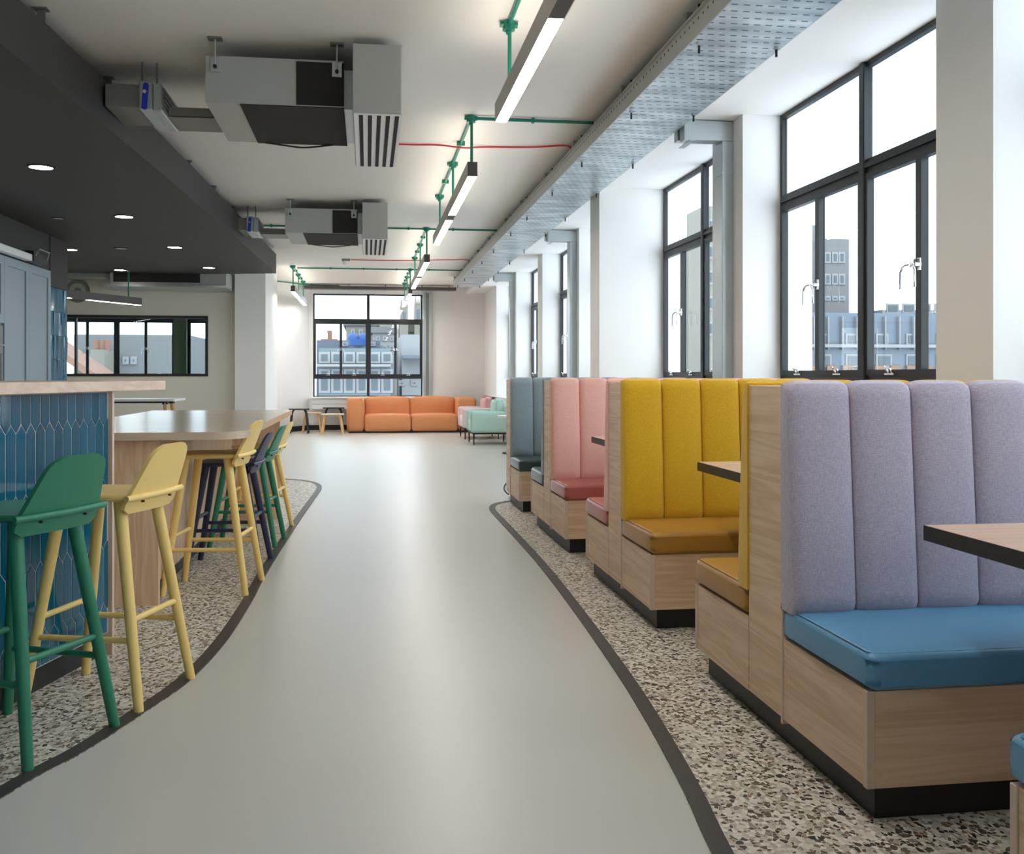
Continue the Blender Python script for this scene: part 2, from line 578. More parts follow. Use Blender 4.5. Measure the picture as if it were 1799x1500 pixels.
def copy_tree(o, parent=None):
    c = o.copy()
    COL.objects.link(c)
    c.parent = parent
    for ch in list(o.children):
        copy_tree(ch, c)
    return c


# ================================================================== THE ROOM
ZC, ZS, ZB0, ZB1 = 3.2, 3.05, 2.8, 3.1       # ceiling, window soffit, bulkhead bottom and top
XW, XP, XC = 2.91, 2.63, 2.26                # window plane, pier face, column face
YF = 22.45                                   # far wall face
YB = -3.6
SILL = 0.78

struct('floor', box(-6.8, 3.2, YB - 0.2, 23.0, -0.2, 0.0), 'resin', 'pale grey glossy resin floor of the aisle', 'floor')
struct('ceiling', box(-6.8, 3.2, YB - 0.2, 23.0, ZC, ZC + 0.2), 'ceil', 'white painted flat ceiling', 'ceiling')

# terrazzo areas with their dark curved edging
LC = [(-1.75, -2.5), (-1.6, 0.0), (-1.3, 2.0), (-1.028, 3.0), (-0.89, 3.345), (-0.788, 3.68), (-0.69, 4.065), (-0.63, 4.62), (-0.605, 5.4),
      (-0.60, 6.33), (-0.545, 8.57), (-0.49, 10.2), (-0.478, 10.78), (-0.52, 11.2), (-0.65, 11.55), (-0.92, 11.82), (-1.6, 12.05), (-3.5, 12.3)]
RC = [(0.62, -2.5), (0.66, 0.0), (0.78, 1.6), (0.855, 2.40), (0.903, 2.78), (0.955, 3.34), (0.995, 3.94), (1.043, 5.09), (1.075, 6.37),
      (1.078, 8.0), (1.078, 8.7), (1.10, 9.0), (1.16, 9.22), (1.27, 9.37), (1.42, 9.44), (2.4, 9.47)]
lc = [Vector((p[0], p[1], 0)) for p in spline([(a, b, 0) for a, b in LC], 6)]
rc = [Vector((p[0], p[1], 0)) for p in spline([(a, b, 0) for a, b in RC], 6)]


def strip(path, w, z1, side):
    V, Fc = [], []
    k = len(path)
    for i, p in enumerate(path):
        t = (path[min(i + 1, k - 1)] - path[max(i - 1, 0)]).normalized()
        nn = Vector((t.y, -t.x, 0)) * side
        a, b = p, p + nn * w
        V += [(a.x, a.y, 0.0), (b.x, b.y, 0.0), (b.x, b.y, z1), (a.x, a.y, z1)]
    for i in range(k - 1):
        for j in range(4):
            Fc.append((i * 4 + j, i * 4 + (j + 1) % 4, i * 4 + 4 + (j + 1) % 4, i * 4 + 4 + j))
    return V, Fc


tl = prism([(p.x, p.y) for p in lc] + [(-3.5, 12.25), (-3.5, -2.5)], 0.0, 0.003)
struct('floor_terrazzo_left', tl, 'terr', 'speckled terrazzo floor under the bar and the island', 'floor')
tr = prism([(p.x, p.y) for p in rc] + [(2.6, 9.47), (2.6, -2.5)], 0.0, 0.003)
struct('floor_terrazzo_right', tr, 'terr', 'speckled terrazzo floor under the booths', 'floor')
struct('trim_1', strip(lc, 0.055, 0.006, -1), 'trim', 'dark curved edging strip around the terrazzo by the bar', 'floor trim')
struct('trim_2', strip(rc, 0.055, 0.006, 1), 'trim', 'dark curved edging strip around the terrazzo by the booths', 'floor trim')

# right wall: piers, one column, low wall under the windows, soffit
PIERS = [(-1.51, -1.08), (1.19, 1.62), (3.89, 4.32), (6.74, 7.16), (9.57, 9.97), (12.24, 12.66), (14.88, 15.3), (17.56, 17.98), (20.3, 22.45)]
parts = [box(XP, 3.15, YB, 22.7, 0, SILL - 0.03), box(2.2, 3.15, YB, 22.7, ZS, ZC)]
for i, (a, b) in enumerate(PIERS):
    parts.append(box(XC if i == 4 else XP, 3.15, a, b, 0, ZS))
parts.append(box(XP, 3.15, YF, 22.7, 0, ZS))
struct('wall_right', join(*parts), 'white', 'white window wall with piers beside the booths', 'wall')
struct('trim_3', box(XP - 0.02, XW + 0.02, YB, YF, SILL - 0.03, SILL, 0.006), 'white', 'white window sill board along the right wall', 'window sill')

# far wall with three window openings
FW = [0.025, -2.67, -5.37]
HW = 1.215
parts = [box(-6.6, 3.0, YF, 22.75, 0, 0.72), box(-6.6, 3.0, YF, 22.75, 3.03, ZC)]
xs = [3.0]
for c in FW:
    xs += [c + HW, c - HW]
xs.append(-6.6)
for i in range(0, len(xs), 2):
    if i == 4: continue
    parts.append(box(xs[i + 1], xs[i], YF, 22.75, 0.72, 3.03))
struct('wall_far', join(*parts), 'white', 'white end wall with the large steel window', 'wall')
struct('wall_olive', box(xs[5], xs[4], YF - 0.02, 22.75, 0, 3.1), 'green_wall', 'olive green pier seen through the inner window', 'wall')

# partition on the left: inner window wall, pier, angled wall
IX0, IX1, IZ0, IZ1 = -5.9, -2.6, 1.19, 2.187
struct('wall_inner', join(box(-6.6, IX0, 17.0, 17.12, 0, ZC), box(IX1, -2.13, 17.0, 17.12, 0, ZC), box(IX0, IX1, 17.0, 17.12, 0, IZ0),
                          box(IX0, IX1, 17.0, 17.12, IZ1, ZC)), 'grey_wall', 'warm grey inner wall with the long inner window', 'wall')
struct('wall_partition', prism([(-2.15, 16.85), (-1.66, 16.85), (-1.66, 19.0), (-1.98, 19.0), (-1.98, 21.15), (-1.27, YF), (-1.45, YF), (-2.15, 21.2)], 0, ZC),
       'white', 'white pier and angled wall left of the orange sofa', 'wall')
struct('baseboard_far', join(box(-1.25, XP, YF - 0.015, YF, 0, 0.11), prism([(-1.965, 21.12), (-1.25, YF), (-1.27, YF), (-1.98, 21.15)], 0, 0.11)),
       'black', 'black skirting along the end wall and the angled wall', 'baseboard')
struct('wall_left', join(box(-3.85, -3.6, YB, 12.66, 0, ZC), box(-6.6, -3.6, 12.56, 12.66, 0, ZC), box(-6.8, -6.6, 12.56, 23.0, 0, ZC)),
       'grey_wall', 'grey left wall behind the kitchen cabinets', 'wall')
struct('wall_back', box(-6.8, 3.2, YB - 0.2, YB, 0, ZC), 'white', 'white wall behind the viewpoint', 'wall')

# bulkhead: charcoal dropped ceiling over the bar
BK = [(-1.98, YB), (-1.86, 2.0), (-1.748, 5.1), (-1.70, 5.95), (-1.604, 8.27), (-1.50, 12.1), (-1.407, 15.95), (-4.75, 16.72), (-6.55, 16.9), (-6.55, 12.7), (-3.6, 12.66), (-3.6, YB)]
bk = [(p.x, p.y) for p in spline([(a, b, 0) for a, b in BK[:7]], 6)] + BK[7:]
struct('ceiling_bulkhead', prism(bk, ZB0, ZB1), 'bulk', 'charcoal dropped ceiling with curved edge above the bar', 'ceiling')
struct('trim_4', join(box(-3.6, -3.585, 9.0, 12.0, 2.402, ZB0), box(-3.6, -3.575, 12.0, 12.66, 2.225, ZB0)), 'bulk', 'charcoal panel above the cabinets and blue tiles', 'wall panel')


# ================================================================== WINDOWS (local x along the wall, +y to the room)
def lever(side):
    pts = [(0, 0, 0), (0, 0.045, 0), (side * 0.012, 0.058, -0.002), (side * 0.035, 0.062, -0.012), (side * 0.052, 0.062, -0.035), (side * 0.054, 0.062, -0.125)]
    return join(box(-0.013, 0.013, 0, 0.012, -0.03, 0.035, 0.003), mv(xf(disc(0, 0, 0, 0.035, 0.013, 12), Matrix.Rotation(-math.pi / 2, 4, 'X')), 0, 0, 0), tube(pts, 0.0065, 8))


def make_window(name, label, w, loc, rotz, z0, z1, lights=True):
    W = sempty(name, label, 'window', loc, rotz)
    zt, zl = 2.43, 1.17                              # transom bars
    fw, dp = 0.034, 0.036
    obj('outer_frame', join(box(0, fw, -dp, 0, z0, z1), box(w - fw, w, -dp, 0, z0, z1), box(fw, w - fw, -dp, 0, z1 - fw, z1), box(fw, w - fw, -dp, 0, z0, z0 + fw)), 'frame', W)
    obj('mullion', box(w / 2 - 0.03, w / 2 + 0.03, -dp - 0.004, 0.022, z0 + fw, z1 - 0.003, 0.006), 'frame', W)
    halves = ((fw, w / 2 - 0.03), (w / 2 + 0.03, w - fw))
    for a, b in halves:
        obj('transom', join(box(a, b, -dp, 0.0, zt - 0.04, zt + 0.045), box(a, b, 0, 0.016, zt - 0.01, zt + 0.018)), 'frame', W)
        obj('lower_transom', box(a, b, -dp, 0.0, zl - 0.04, zl + 0.03), 'frame', W)
        obj('pane', box(a, b, -0.024, -0.018, zt + 0.045, z1 - fw), 'glass', W)
        obj('pane', box(a, b, -0.024, -0.018, z0 + fw, zl - 0.04), 'glass', W)
        q = (a + b) / 2
        for (c, d, s) in ((a, q, 1), (q, b, -1)):
            C = obj('casement', join(box(c, c + 0.028, -dp + 0.005, 0.012, zl + 0.03, zt - 0.04), box(d - 0.028, d, -dp + 0.005, 0.012, zl + 0.03, zt - 0.04),
                                     box(c + 0.028, d - 0.028, -dp + 0.005, 0.012, zl + 0.03, zl + 0.065), box(c + 0.028, d - 0.028, -dp + 0.005, 0.012, zt - 0.075, zt - 0.04)), 'frame', W)
            obj('pane', box(c + 0.028, d - 0.028, -0.024, -0.018, zl + 0.065, zt - 0.075), 'glass', C)
            hx = (d - 0.018) if s == 1 else (c + 0.018)
            hd = obj('handle', mv(lever(-s), hx, 0.012, 1.79), 'chrome', C)
            mx = (c + d) / 2
            obj('stay', join(box(mx - 0.05, mx + 0.05, 0.012, 0.02, zl + 0.035, zl + 0.045), tube([(mx - 0.03, 0.016, zl + 0.045), (mx - 0.03, 0.03, zl + 0.07), (mx, 0.045, zl + 0.075)], 0.006, 6),
                             tube([(mx + 0.0, 0.016, zl + 0.04), (mx + 0.02, 0.04, zl + 0.085)], 0.005, 6)), 'chrome', C)
    return W


edges = [(YB + 0.05, PIERS[0][0])] + [(PIERS[i][1], PIERS[i + 1][0]) for i in range(len(PIERS) - 1)]
WL = ['behind the viewpoint', 'beside the viewpoint', 'nearest the lilac booth', 'between the near beige pier and the duct pier', 'before the deep white column',
      'after the deep white column', 'beyond the second duct', 'between two far piers', 'beside the blush armchair']
for i, (a, b) in enumerate(edges):
    make_window('window_%d' % (i + 1), 'tall black steel window ' + WL[i], b - a, (XW, a, 0), math.pi / 2, SILL, ZS)
for k, c in enumerate(FW):
    make_window('window_%d' % (len(edges) + 1 + k), ['wide black steel window above the orange sofa', 'black steel window right of the olive pier',
                                                   'black steel window seen through the inner window'][k], 2 * HW, (c + HW, 22.6, 0), math.pi, 0.72, 3.03)
# inner window
W = sempty('window_13', 'long black framed inner window in the grey wall', 'window')
t = 0.045
obj('outer_frame', join(box(IX0, IX0 + t, 16.985, 17.1, IZ0, IZ1), box(IX1 - t, IX1, 16.985, 17.1, IZ0, IZ1), box(IX0 + t, IX1 - t, 16.985, 17.1, IZ1 - t, IZ1), box(IX0 + t, IX1 - t, 16.985, 17.1, IZ0, IZ0 + t)), 'frame', W)
obj('mullion', box(-4.695, -4.665, 17.0, 17.08, IZ0 + t, IZ1 - t), 'frame', W)
obj('pane', box(IX0 + t, -4.695, 17.04, 17.046, IZ0 + t, IZ1 - t), 'glass', W)
obj('pane', box(-4.665, IX1 - t, 17.04, 17.046, IZ0 + t, IZ1 - t), 'glass', W)


# ================================================================== BOOTHS
BW = 1.05                                                # bench width
BX = 1.315


def channel(x0, x1, zb, zt, tb, tt):
    """one upholstered back channel: swollen front, wedge thickness, rolled top; back plane y=0, front towards -y"""
    nx, nz = 12, 22
    rows = []
    for j in range(nz + 1):
        t = j / nz
        t = t if t < 0.7 else 0.7 + 0.3 * (1 - max(0.0, 1 - (t - 0.7) / 0.3) ** 1.6)
        z = zb + (zt - zb) * t
        T = tb + (tt - tb) * t
        rim = 1.0
        dz = zt - z
        if dz < 0.035:
            rim = math.sqrt(max(0.0, 1 - (1 - dz / 0.035) ** 2))
        dz = z - zb
        if dz < 0.02:
            rim = min(rim, 0.75 + 0.25 * math.sqrt(max(0.0, 1 - (1 - dz / 0.02) ** 2)))
        row = []
        for i in range(nx + 1):
            s = -math.cos(math.pi * i / nx)
            e = abs(s)
            edge = 0.022 * (1 - math.sqrt(max(0, 1 - e ** 5)))
            sw = 0.008 * (1 - s * s)
            y = -(T - edge + sw) * (0.35 + 0.65 * rim) if rim < 1 else -(T - edge + sw)
            ztop = z - 0.012 * max(0, e ** 6) * max(0, t - 0.9) / 0.1
            row.append(((x0 + x1) / 2 + s * (x1 - x0) / 2, y, ztop))
        rows.append(row)
    V = [p for r in rows for p in r]
    n = nx + 1
    Fc = [(j * n + i, j * n + i + 1, (j + 1) * n + i + 1, (j + 1) * n + i) for j in range(nz) for i in range(nx)]
    # close: back wall
    o = len(V)
    back = [(r[0][0], 0, r[0][2]) for r in rows], [(r[-1][0], 0, r[-1][2]) for r in rows]
    V += back[0] + back[1]
    for j in range(nz):
        Fc.append((o + j, j * n, (j + 1) * n, o + j + 1))
        Fc.append((j * n + nx, o + nz + 1 + j, o + nz + 2 + j, (j + 1) * n + nx))
    Fc.append(tuple([o] + [o + nz + 1] + [nx - i for i in range(nx + 1)]))
    Fc.append(tuple([nz * n + i for i in range(nx + 1)] + [o + 2 * nz + 1, o + nz]))
    Fc.append((o + nz, o + 2 * nz + 1, o + nz + 1, o))
    return V, Fc


HP, HB = 0.142, 0.70                # half panel thickness, half unit depth
ch_mesh = [channel(i * 0.21 + (0.0 if i == 0 else 0.001), (i + 1) * 0.21 - 0.001, 0.452, 1.186, 0.115, 0.062) for i in range(5)]
seat_g = puff(0.0, BW, -HB - 0.02, -HP - 0.006, 0.36, 0.462, 0.030, 0.006)
g_seam = tube([(0.012, -HP - 0.01, 0.459), (0.012, -HB + 0.02, 0.4605), (0.03, -HB - 0.0, 0.459), (BW - 0.02, -HB - 0.0, 0.459)], 0.0022, 6)


def booth(label, near, far, yc):
    b = thing('booth_bench', label, 'booth bench', (BX, yc, 0), 0, 'upholstered booth benches along the windows')
    obj('divider_panel', join(box(0.006, BW, -HP, HP, 0.1, 1.166, 0.0015)), 'oak_y', b)
    obj('panel_edge', box(0.0, 0.03, -HP - 0.012, -HP, 0.085, 0.46, 0.001), 'pale_edge', b)
    for col, s in ((near, 1), (far, -1)):
        if col is None:
            continue
        fl = (lambda g: g) if s == 1 else flip_y
        back, seat = BOOTH[col]
        obj('plinth', fl(box(0.043, BW, -HB + 0.04, 0.0 if far else HP - 0.03, 0, 0.1)), 'black', b)
        obj('bench_front', fl(box(0.022, BW, -HB, -HB + 0.022, 0.1, 0.36, 0.0012)), 'oak_x', b)
        obj('bench_side', fl(box(0.004, 0.022, -HB + 0.022, -HP, 0.1, 0.36, 0.0012)), 'oak_y', b)
        obj('corner_trim', fl(box(0.0, 0.022, -HB - 0.001, -HB + 0.022, 0.1, 0.36, 0.0012)), 'pale_edge', b)
        obj('bench_box', fl(box(0.022, BW, -HB + 0.022, -HP, 0.1, 0.355)), 'oak_x', b)
        sc = obj('seat_cushion', fl(seat_g), seat, b)
        obj('seam', fl(g_seam), seat, sc)
        for i in range(5):
            obj('back_cushion', fl(mv(ch_mesh[i], 0, -HP, 0)), back, b)
    return b


Y0, PITCH = 3.185, 2.045
booth('booth bench with blue vinyl seats facing the lilac booth, at the window wall', 'lilac', 'lilac', Y0 - PITCH + 0.05)
booth('oak booth bench, lilac back over blue seat, yellow back behind its divider', 'lilac', 'yellow', Y0)
booth('oak booth bench, yellow back over ochre seat, pink back behind its divider', 'yellow', 'pink', Y0 + PITCH)
booth('oak booth bench, pink back over rose seat, slate back behind its divider', 'pink', 'slate', Y0 + 2 * PITCH)
booth('single sided booth bench with slate back and dark green seat, last of the row', 'slate', None, Y0 + 3 * PITCH)


def booth_table(label, yc, X0=1.555):
    t = thing('booth_table', label, 'table', (X0, yc, 0), 0, 'tables between the booth benches')
    obj('table_top', box(0, 0.85, -0.40, 0.40, 0.744, 0.786, 0.001), 'table', t)
    obj('edge_band', join(box(-0.002, 0.0, -0.402, 0.402, 0.744, 0.7855), box(0, 0.852, -0.402, -0.40, 0.744, 0.7855), box(0, 0.852, 0.40, 0.402, 0.744, 0.7855)), 'blk', t)
    obj('pedestal', tube([(0.5, 0, 0.02), (0.5, 0, 0.744)], 0.035, 16), 'blk', t)
    obj('foot_plate', box(0.3, 0.7, -0.2, 0.2, 0.003, 0.02, 0.004), 'blk', t)
    obj('mounting_plate', box(0.35, 0.65, -0.15, 0.15, 0.736, 0.744), 'blk', t)
    return t


booth_table('oak table with black edge in the lilac booth', 2.17, 1.53)
booth_table('oak table with black edge in the yellow booth', 2.17 + PITCH, 1.575)
booth_table('oak table with black edge in the pink booth', 2.17 + 2 * PITCH, 1.52)
booth_table('oak table with black edge in the slate booth', 2.17 + 3 * PITCH, 1.62)


# ================================================================== BAR
BA = -math.atan(0.248)
bar = thing('bar_counter', 'bar counter faced with teal picket tiles, oak top', 'bar counter', (-1.11, 4.5, 0), BA)
BL = 3.0
obj('bar_body', box(-0.55, 0.0145, -BL, -0.018, 0.10, 1.134), 'grout', bar)
obj('plinth', box(-0.5, -0.01, -BL, -0.03, 0, 0.1), 'black', bar)
obj('end_panel', box(-0.56, 0.034, -0.018, 0.0, 0.0, 1.134, 0.0015), 'pale_edge', bar)
obj('counter_top', box(-0.62, 0.06, -BL, 0.44, 1.134, 1.177, 0.0015), 'pale_y', bar)
TW, TL, TP, GAP = 0.0625, 0.262, 0.032, 0.0048


def picket(w, l, tip, z0=-9, z1=9):
    h = l / 2
    out = [(-w / 2, -h), (0, -h - tip), (w / 2, -h), (w / 2, h), (0, h + tip), (-w / 2, h)]
    return out


def tile_mesh(z_lo, z_hi, y_lo=-9, y_hi=9):
    """picket outline clipped between heights, thin slab with a pillowed rim; local y across, z up, +x out"""
    pts = picket(TW - GAP, TL - TP - GAP * 0.6, TP)
    def clip(p, f):
        o = []
        for i in range(len(p)):
            a, b = p[i], p[(i + 1) % len(p)]
            fa, fb = f(a), f(b)
            if fa >= 0: o.append(a)
            if fa * fb < 0:
                k = fa / (fa - fb)
                o.append((a[0] + (b[0] - a[0]) * k, a[1] + (b[1] - a[1]) * k))
        return o
    pts = clip(pts, lambda q: q[1] - z_lo)
    pts = clip(pts, lambda q: z_hi - q[1]) if pts else pts
    pts = clip(pts, lambda q: q[0] - y_lo) if pts else pts
    pts = clip(pts, lambda q: y_hi - q[0]) if pts else pts
    if len(pts) < 3: return None
    cx = sum(p[0] for p in pts) / len(pts); cz = sum(p[1] for p in pts) / len(pts)
    inn = [(cx + (p[0] - cx) * 0.94, cz + (p[1] - cz) * 0.985) for p in pts]
    n = len(pts)
    V = [(0, p[0], p[1]) for p in pts] + [(0.0075, p[0], p[1]) for p in pts] + [(0.009, p[0], p[1]) for p in inn]
    Fc = [(i, (i + 1) % n, n + (i + 1) % n, n + i) for i in range(n)] + [(n + i, n + (i + 1) % n, 2 * n + (i + 1) % n, 2 * n + i) for i in range(n)]
    Fc.append(tuple(range(2 * n, 3 * n)))
    return V, Fc


full = mesh_of('tile', tile_mesh(-9, 9), 'tile', 4)
r = 0
cache = {}
for row in range(-1, 6):
    zc = 0.089 + row * TL
    for k in range(0, 48):
        yc = -0.028 - k * TW - (TW / 2 if row % 2 == 0 else 0)
        if yc < -BL + TW: continue
        lo, hi = 0.104 - zc, 1.128 - zc
        rim = -0.022 - yc
        if lo < -0.16 and hi > 0.16 and rim >= TW / 2:
            me = full
        else:
            key = (row, round(min(rim, 1), 3))
            if key not in cache:
                g = tile_mesh(max(lo, -9), min(hi, 9), -9, rim)
                cache[key] = mesh_of('tile', g, 'tile', 4) if g else None
            me = cache[key]
        if me is None: continue
        o = D.objects.new('tile', me); COL.objects.link(o)
        o.parent = bar; o.location = (0.008, yc, zc)
        o.rotation_euler = (0, random.uniform(-0.004, 0.004), random.uniform(-0.012, 0.012))

# ================================================================== ISLAND
isl = thing('island_counter', 'oak island counter with rounded top corner beside the bar stools', 'counter', (0, 0, 0))
obj('counter_top', prism(rrect(-1.78, -0.635, 5.33, 8.72, (0.05, 0.17, 0.03, 0.03), 8), 0.868, 0.908), 'lami', isl)
obj('end_panel', box(-1.70, -1.076, 5.40, 5.44, 0.0, 0.868, 0.0015), 'oak_z', isl)
obj('side_panel', box(-1.13, -1.105, 5.44, 8.5, 0.1, 0.868, 0.001), 'oak_z', isl)
obj('island_body', box(-1.70, -1.13, 5.44, 8.5, 0.1, 0.868), 'oak_z', isl)
obj('plinth', box(-1.66, -1.14, 5.44, 8.5, 0, 0.1), 'black', isl)
obj('leg_panel', box(-1.70, -0.72, 8.5, 8.54, 0, 0.868, 0.0015), 'oak_z', isl)


# ================================================================== STOOLS (local +y faces the counter)
def stool_parts(dz):
    """dz lowers the seat for the counter height version"""
    P = []
    Hs = 0.742 - dz
    feet = {}
    tops = {}
    for sx in (-1, 1):
        for sy in (-1, 1):
            tops[sx, sy] = Vector((sx * 0.125, 0.115 * sy + 0.005, Hs))
            feet[sx, sy] = Vector((sx * 0.198, 0.225 * sy, 0.0))
    at = lambda sx, sy, z: feet[sx, sy].lerp(tops[sx, sy], z / Hs)
    for k in tops:
        a, b = feet[k], tops[k]
        pts = [a, a.lerp(b, 0.02), a.lerp(b, 0.6), b]
        V, Fc = tube([a, a.lerp(b, 0.33), a.lerp(b, 0.66), b], 0.0175, 14, 0.0235)
        P.append(('leg', (V, Fc)))
    for (k1, k2, z) in (((-1, -1), (1, -1), 0.315), ((-1, 1), (1, 1), 0.315), ((-1, -1), (-1, 1), 0.245), ((1, -1), (1, 1), 0.245)):
        P.append(('stretcher', tube([at(*k1, z), at(*k2, z)], 0.0115, 10)))
    # seat: rounded shield, slightly dished, its rear edge running through the backrest as a ledge
    out = []
    n = 44
    for i in range(n):
        a = 2 * math.pi * i / n
        c, s = math.cos(a), math.sin(a)
        e = 0.42
        x = 0.19 * math.copysign(abs(c) ** e, c)
        y = 0.185 * math.copysign(abs(s) ** e, s)
        x *= 1.0 - 0.10 * (y / 0.185 + 1) / 2
        out.append((x, y))
    V = []
    for (k, z) in ((0.93, Hs), (1.0, Hs + 0.008), (1.0, Hs + 0.018), (0.97, Hs + 0.024)):
        V += [(x * k, y * k, z) for x, y in out]
    Fc = [tuple(range(n - 1, -1, -1)), tuple(range(3 * n, 4 * n))]
    for r in range(3):
        Fc += [(r * n + i, r * n + (i + 1) % n, (r + 1) * n + (i + 1) % n, (r + 1) * n + i) for i in range(n)]
    P.append(('seat', (V, Fc)))
    # ledge: rear rim of the seat behind the back, a touch wider than it
    led = []
    for i in range(13):
        s = -1 + 2 * i / 12
        led.append((s * 0.203, -0.198 + 0.45 * (s * 0.203) ** 2, Hs + 0.015))
    P.append(('ledge', tube(led, 0.0115, 10)))
    # backrest: leaning plate, wide at the foot, narrower rounded top
    nz_, nx_ = 14, 14
    zb, zt = 0.700 - dz, 0.945 - dz
    fr = []
    for j in range(nz_ + 1):
        t = j / nz_
        z = zb + (zt - zb) * t
        half = 0.196 - 0.074 * t
        r = 0.05
        if z > zt - r: half -= r - math.sqrt(max(0, r * r - (z - zt + r) ** 2))
        r = 0.045
        if z < zb + r: half -= r - math.sqrt(max(0, r * r - (zb + r - z) ** 2))
        for i in range(nx_ + 1):
            s = -1 + 2 * i / nx_
            x = s * half
            y = -0.137 - 0.095 * t - 0.02 + 0.55 * x * x
            fr.append((x, y, z))
    n2 = nx_ + 1
    bk2 = [(x, y - 0.014, z - 0.003) for x, y, z in fr]
    V = fr + bk2
    o = len(fr)
    Fc = []
    for j in range(nz_):
        for i in range(nx_):
            a, b, c, d = j * n2 + i, j * n2 + i + 1, (j + 1) * n2 + i + 1, (j + 1) * n2 + i
            Fc.append((d, c, b, a)); Fc.append((o + a, o + b, o + c, o + d))
    loop = [i for i in range(n2)] + [j * n2 + nx_ for j in range(1, nz_ + 1)] + [nz_ * n2 + i for i in range(nx_ - 1, -1, -1)] + [j * n2 for j in range(nz_ - 1, 0, -1)]
    for i in range(len(loop)):
        a, b = loop[i], loop[(i + 1) % len(loop)]
        Fc.append((a, b, o + b, o + a))
    P.append(('backrest', (V, Fc)))
    P.append(('screw', join(*[tube([(sx * 0.10, -0.16, Hs - 0.004), (sx * 0.10, -0.192, Hs - 0.004)], 0.004, 8) for sx in (-1, 1)])))
    return P


SPS = {0: stool_parts(0.0), 1: stool_parts(0.105)}
SM = {}


def stool(label, m, c, f, low=0):
    t = thing('bar_stool', label, 'bar stool', (c[0], c[1], 0.003), math.atan2(f[1], f[0]) - math.pi / 2, 'wooden bar stools')
    for i, (nm, g) in enumerate(SPS[low]):
        key = (m, i, low)
        if key not in SM:
            SM[key] = mesh_of(nm, g, 'blk' if nm == 'screw' else m, 40)
        obj(nm, SM[key], m, t)


stool('green stained wooden bar stool at the tiled bar', 's_green', (-1.14, 3.475), (-0.91, 0.42))
stool('pale yellow wooden bar stool at the tiled bar', 's_yellow', (-0.962, 3.955), (-0.955, 0.29))
stool('pale yellow bar stool at the rounded corner of the oak island', 's_yellow', (-0.855, 5.80), (-0.99, 0.12))
stool('navy blue bar stool at the oak island', 's_navy', (-0.86, 6.49), (-0.995, 0.06), 1)
stool('green bar stool at the oak island, beyond the navy one', 's_green', (-0.845, 7.33), (-0.995, 0.08), 1)
stool('pale yellow bar stool at the far end of the oak island', 's_yellow', (-0.838, 7.94), (-0.99, 0.1), 1)


# ================================================================== KITCHEN SIDE
def shaker(y0, y1, z0, z1, x=-3.02 - 0.58):
    fx = x
    d = 0.09
    return join(box(fx, fx + 0.014, y0 + 0.002, y1 - 0.002, z0 + 0.002, z1 - 0.002),
                box(fx + 0.010, fx + 0.030, y0 + 0.002, y0 + d, z0 + 0.002, z1 - 0.002), box(fx + 0.010, fx + 0.030, y1 - d, y1 - 0.002, z0 + 0.002, z1 - 0.002),
                box(fx + 0.010, fx + 0.030, y0 + d, y1 - d, z1 - d, z1 - 0.002), box(fx + 0.010, fx + 0.030, y0 + d, y1 - d, z0 + 0.002, z0 + d))


XK = -3.58
cb = thing('tall_cabinet', 'tall blue-grey shaker cabinet beside the blue tiled wall', 'cabinet', (0, 0, 0))
obj('cabinet_body', box(-3.598, XK - 0.02, 10.53, 12.0, 0.0, 2.4), 'cab', cb)
for a, b in ((10.53, 11.265), (11.265, 12.0)):
    dr = obj('door', shaker(a, b, 0.1, 2.395, XK - 0.02), 'cab', cb)
    hy = b - 0.04 if a < 11 else a + 0.04
    obj('knob', tube([(XK, hy, 1.05), (XK + 0.025, hy, 1.05)], 0.012, 10), 'chrome', dr)
ov = thing('oven_cabinet', 'blue-grey oven housing with steel oven behind the bar', 'cabinet', (0, 0, 0))
obj('cabinet_body', box(-3.598, XK - 0.02, 9.9, 10.53, 0, 2.4), 'cab', ov)
obj('door', shaker(9.9, 10.53, 1.72, 2.395, XK - 0.02), 'cab', ov)
obj('door', shaker(9.9, 10.53, 0.1, 0.95, XK - 0.02), 'cab', ov)
o2 = obj('oven', box(XK - 0.02, XK + 0.005, 9.92, 10.51, 0.96, 1.70, 0.004), 'galv_d', ov)
obj('oven_glass', box(XK + 0.005, XK + 0.009, 9.97, 10.46, 1.0, 1.42), 'blk', o2)
obj('handle', tube([(XK + 0.005, 9.98, 1.5), (XK + 0.04, 9.98, 1.5), (XK + 0.04, 10.45, 1.5), (XK + 0.005, 10.45, 1.5)], 0.009, 8), 'galv', o2)
hs = thing('roller_housing', 'white roller housing with black end box above the cabinets', 'roller housing', (-3.5, 10.0, 2.402))
obj('tube_cover', box(-0.05, 0.03, -0.9, 1.05, 0.0, 0.07, 0.006), 'wplastic', hs)
obj('end_box', box(-0.05, 0.05, 1.05, 1.5, -0.0, 0.11, 0.006), 'blk', hs)
obj('handle', tube([(0.05, 1.08, 0.06), (0.09, 1.08, 0.13), (0.09, 1.42, 0.13), (0.05, 1.46, 0.05)], 0.006, 8), 'galv', hs)
# blue tiled wall panel
tw = sempty('wall_tiled', 'strip of glossy blue stacked tiles beside the tall cabinet', 'tiled wall')
obj('backing', box(-3.6, XK - 0.01, 12.0, 12.66, 0, 2.22), 'grout', tw)
tm = mesh_of('tile', box(0, 0.01, -0.0325 + 0.0015, 0.0325 - 0.0015, 0.0015, 0.2785, 0.002, 1), 'tile2')
for j in range(8):
    for i in range(10):
        o = D.objects.new('tile', tm); COL.objects.link(o); o.parent = tw
        o.location = (XK - 0.01, 12.033 + i * 0.066, 0.0 + j * 0.2775)
        o.rotation_euler = (0, random.uniform(-0.03, 0.03), random.uniform(-0.09, 0.09))
        if j == 7: o.scale.z = 1.0


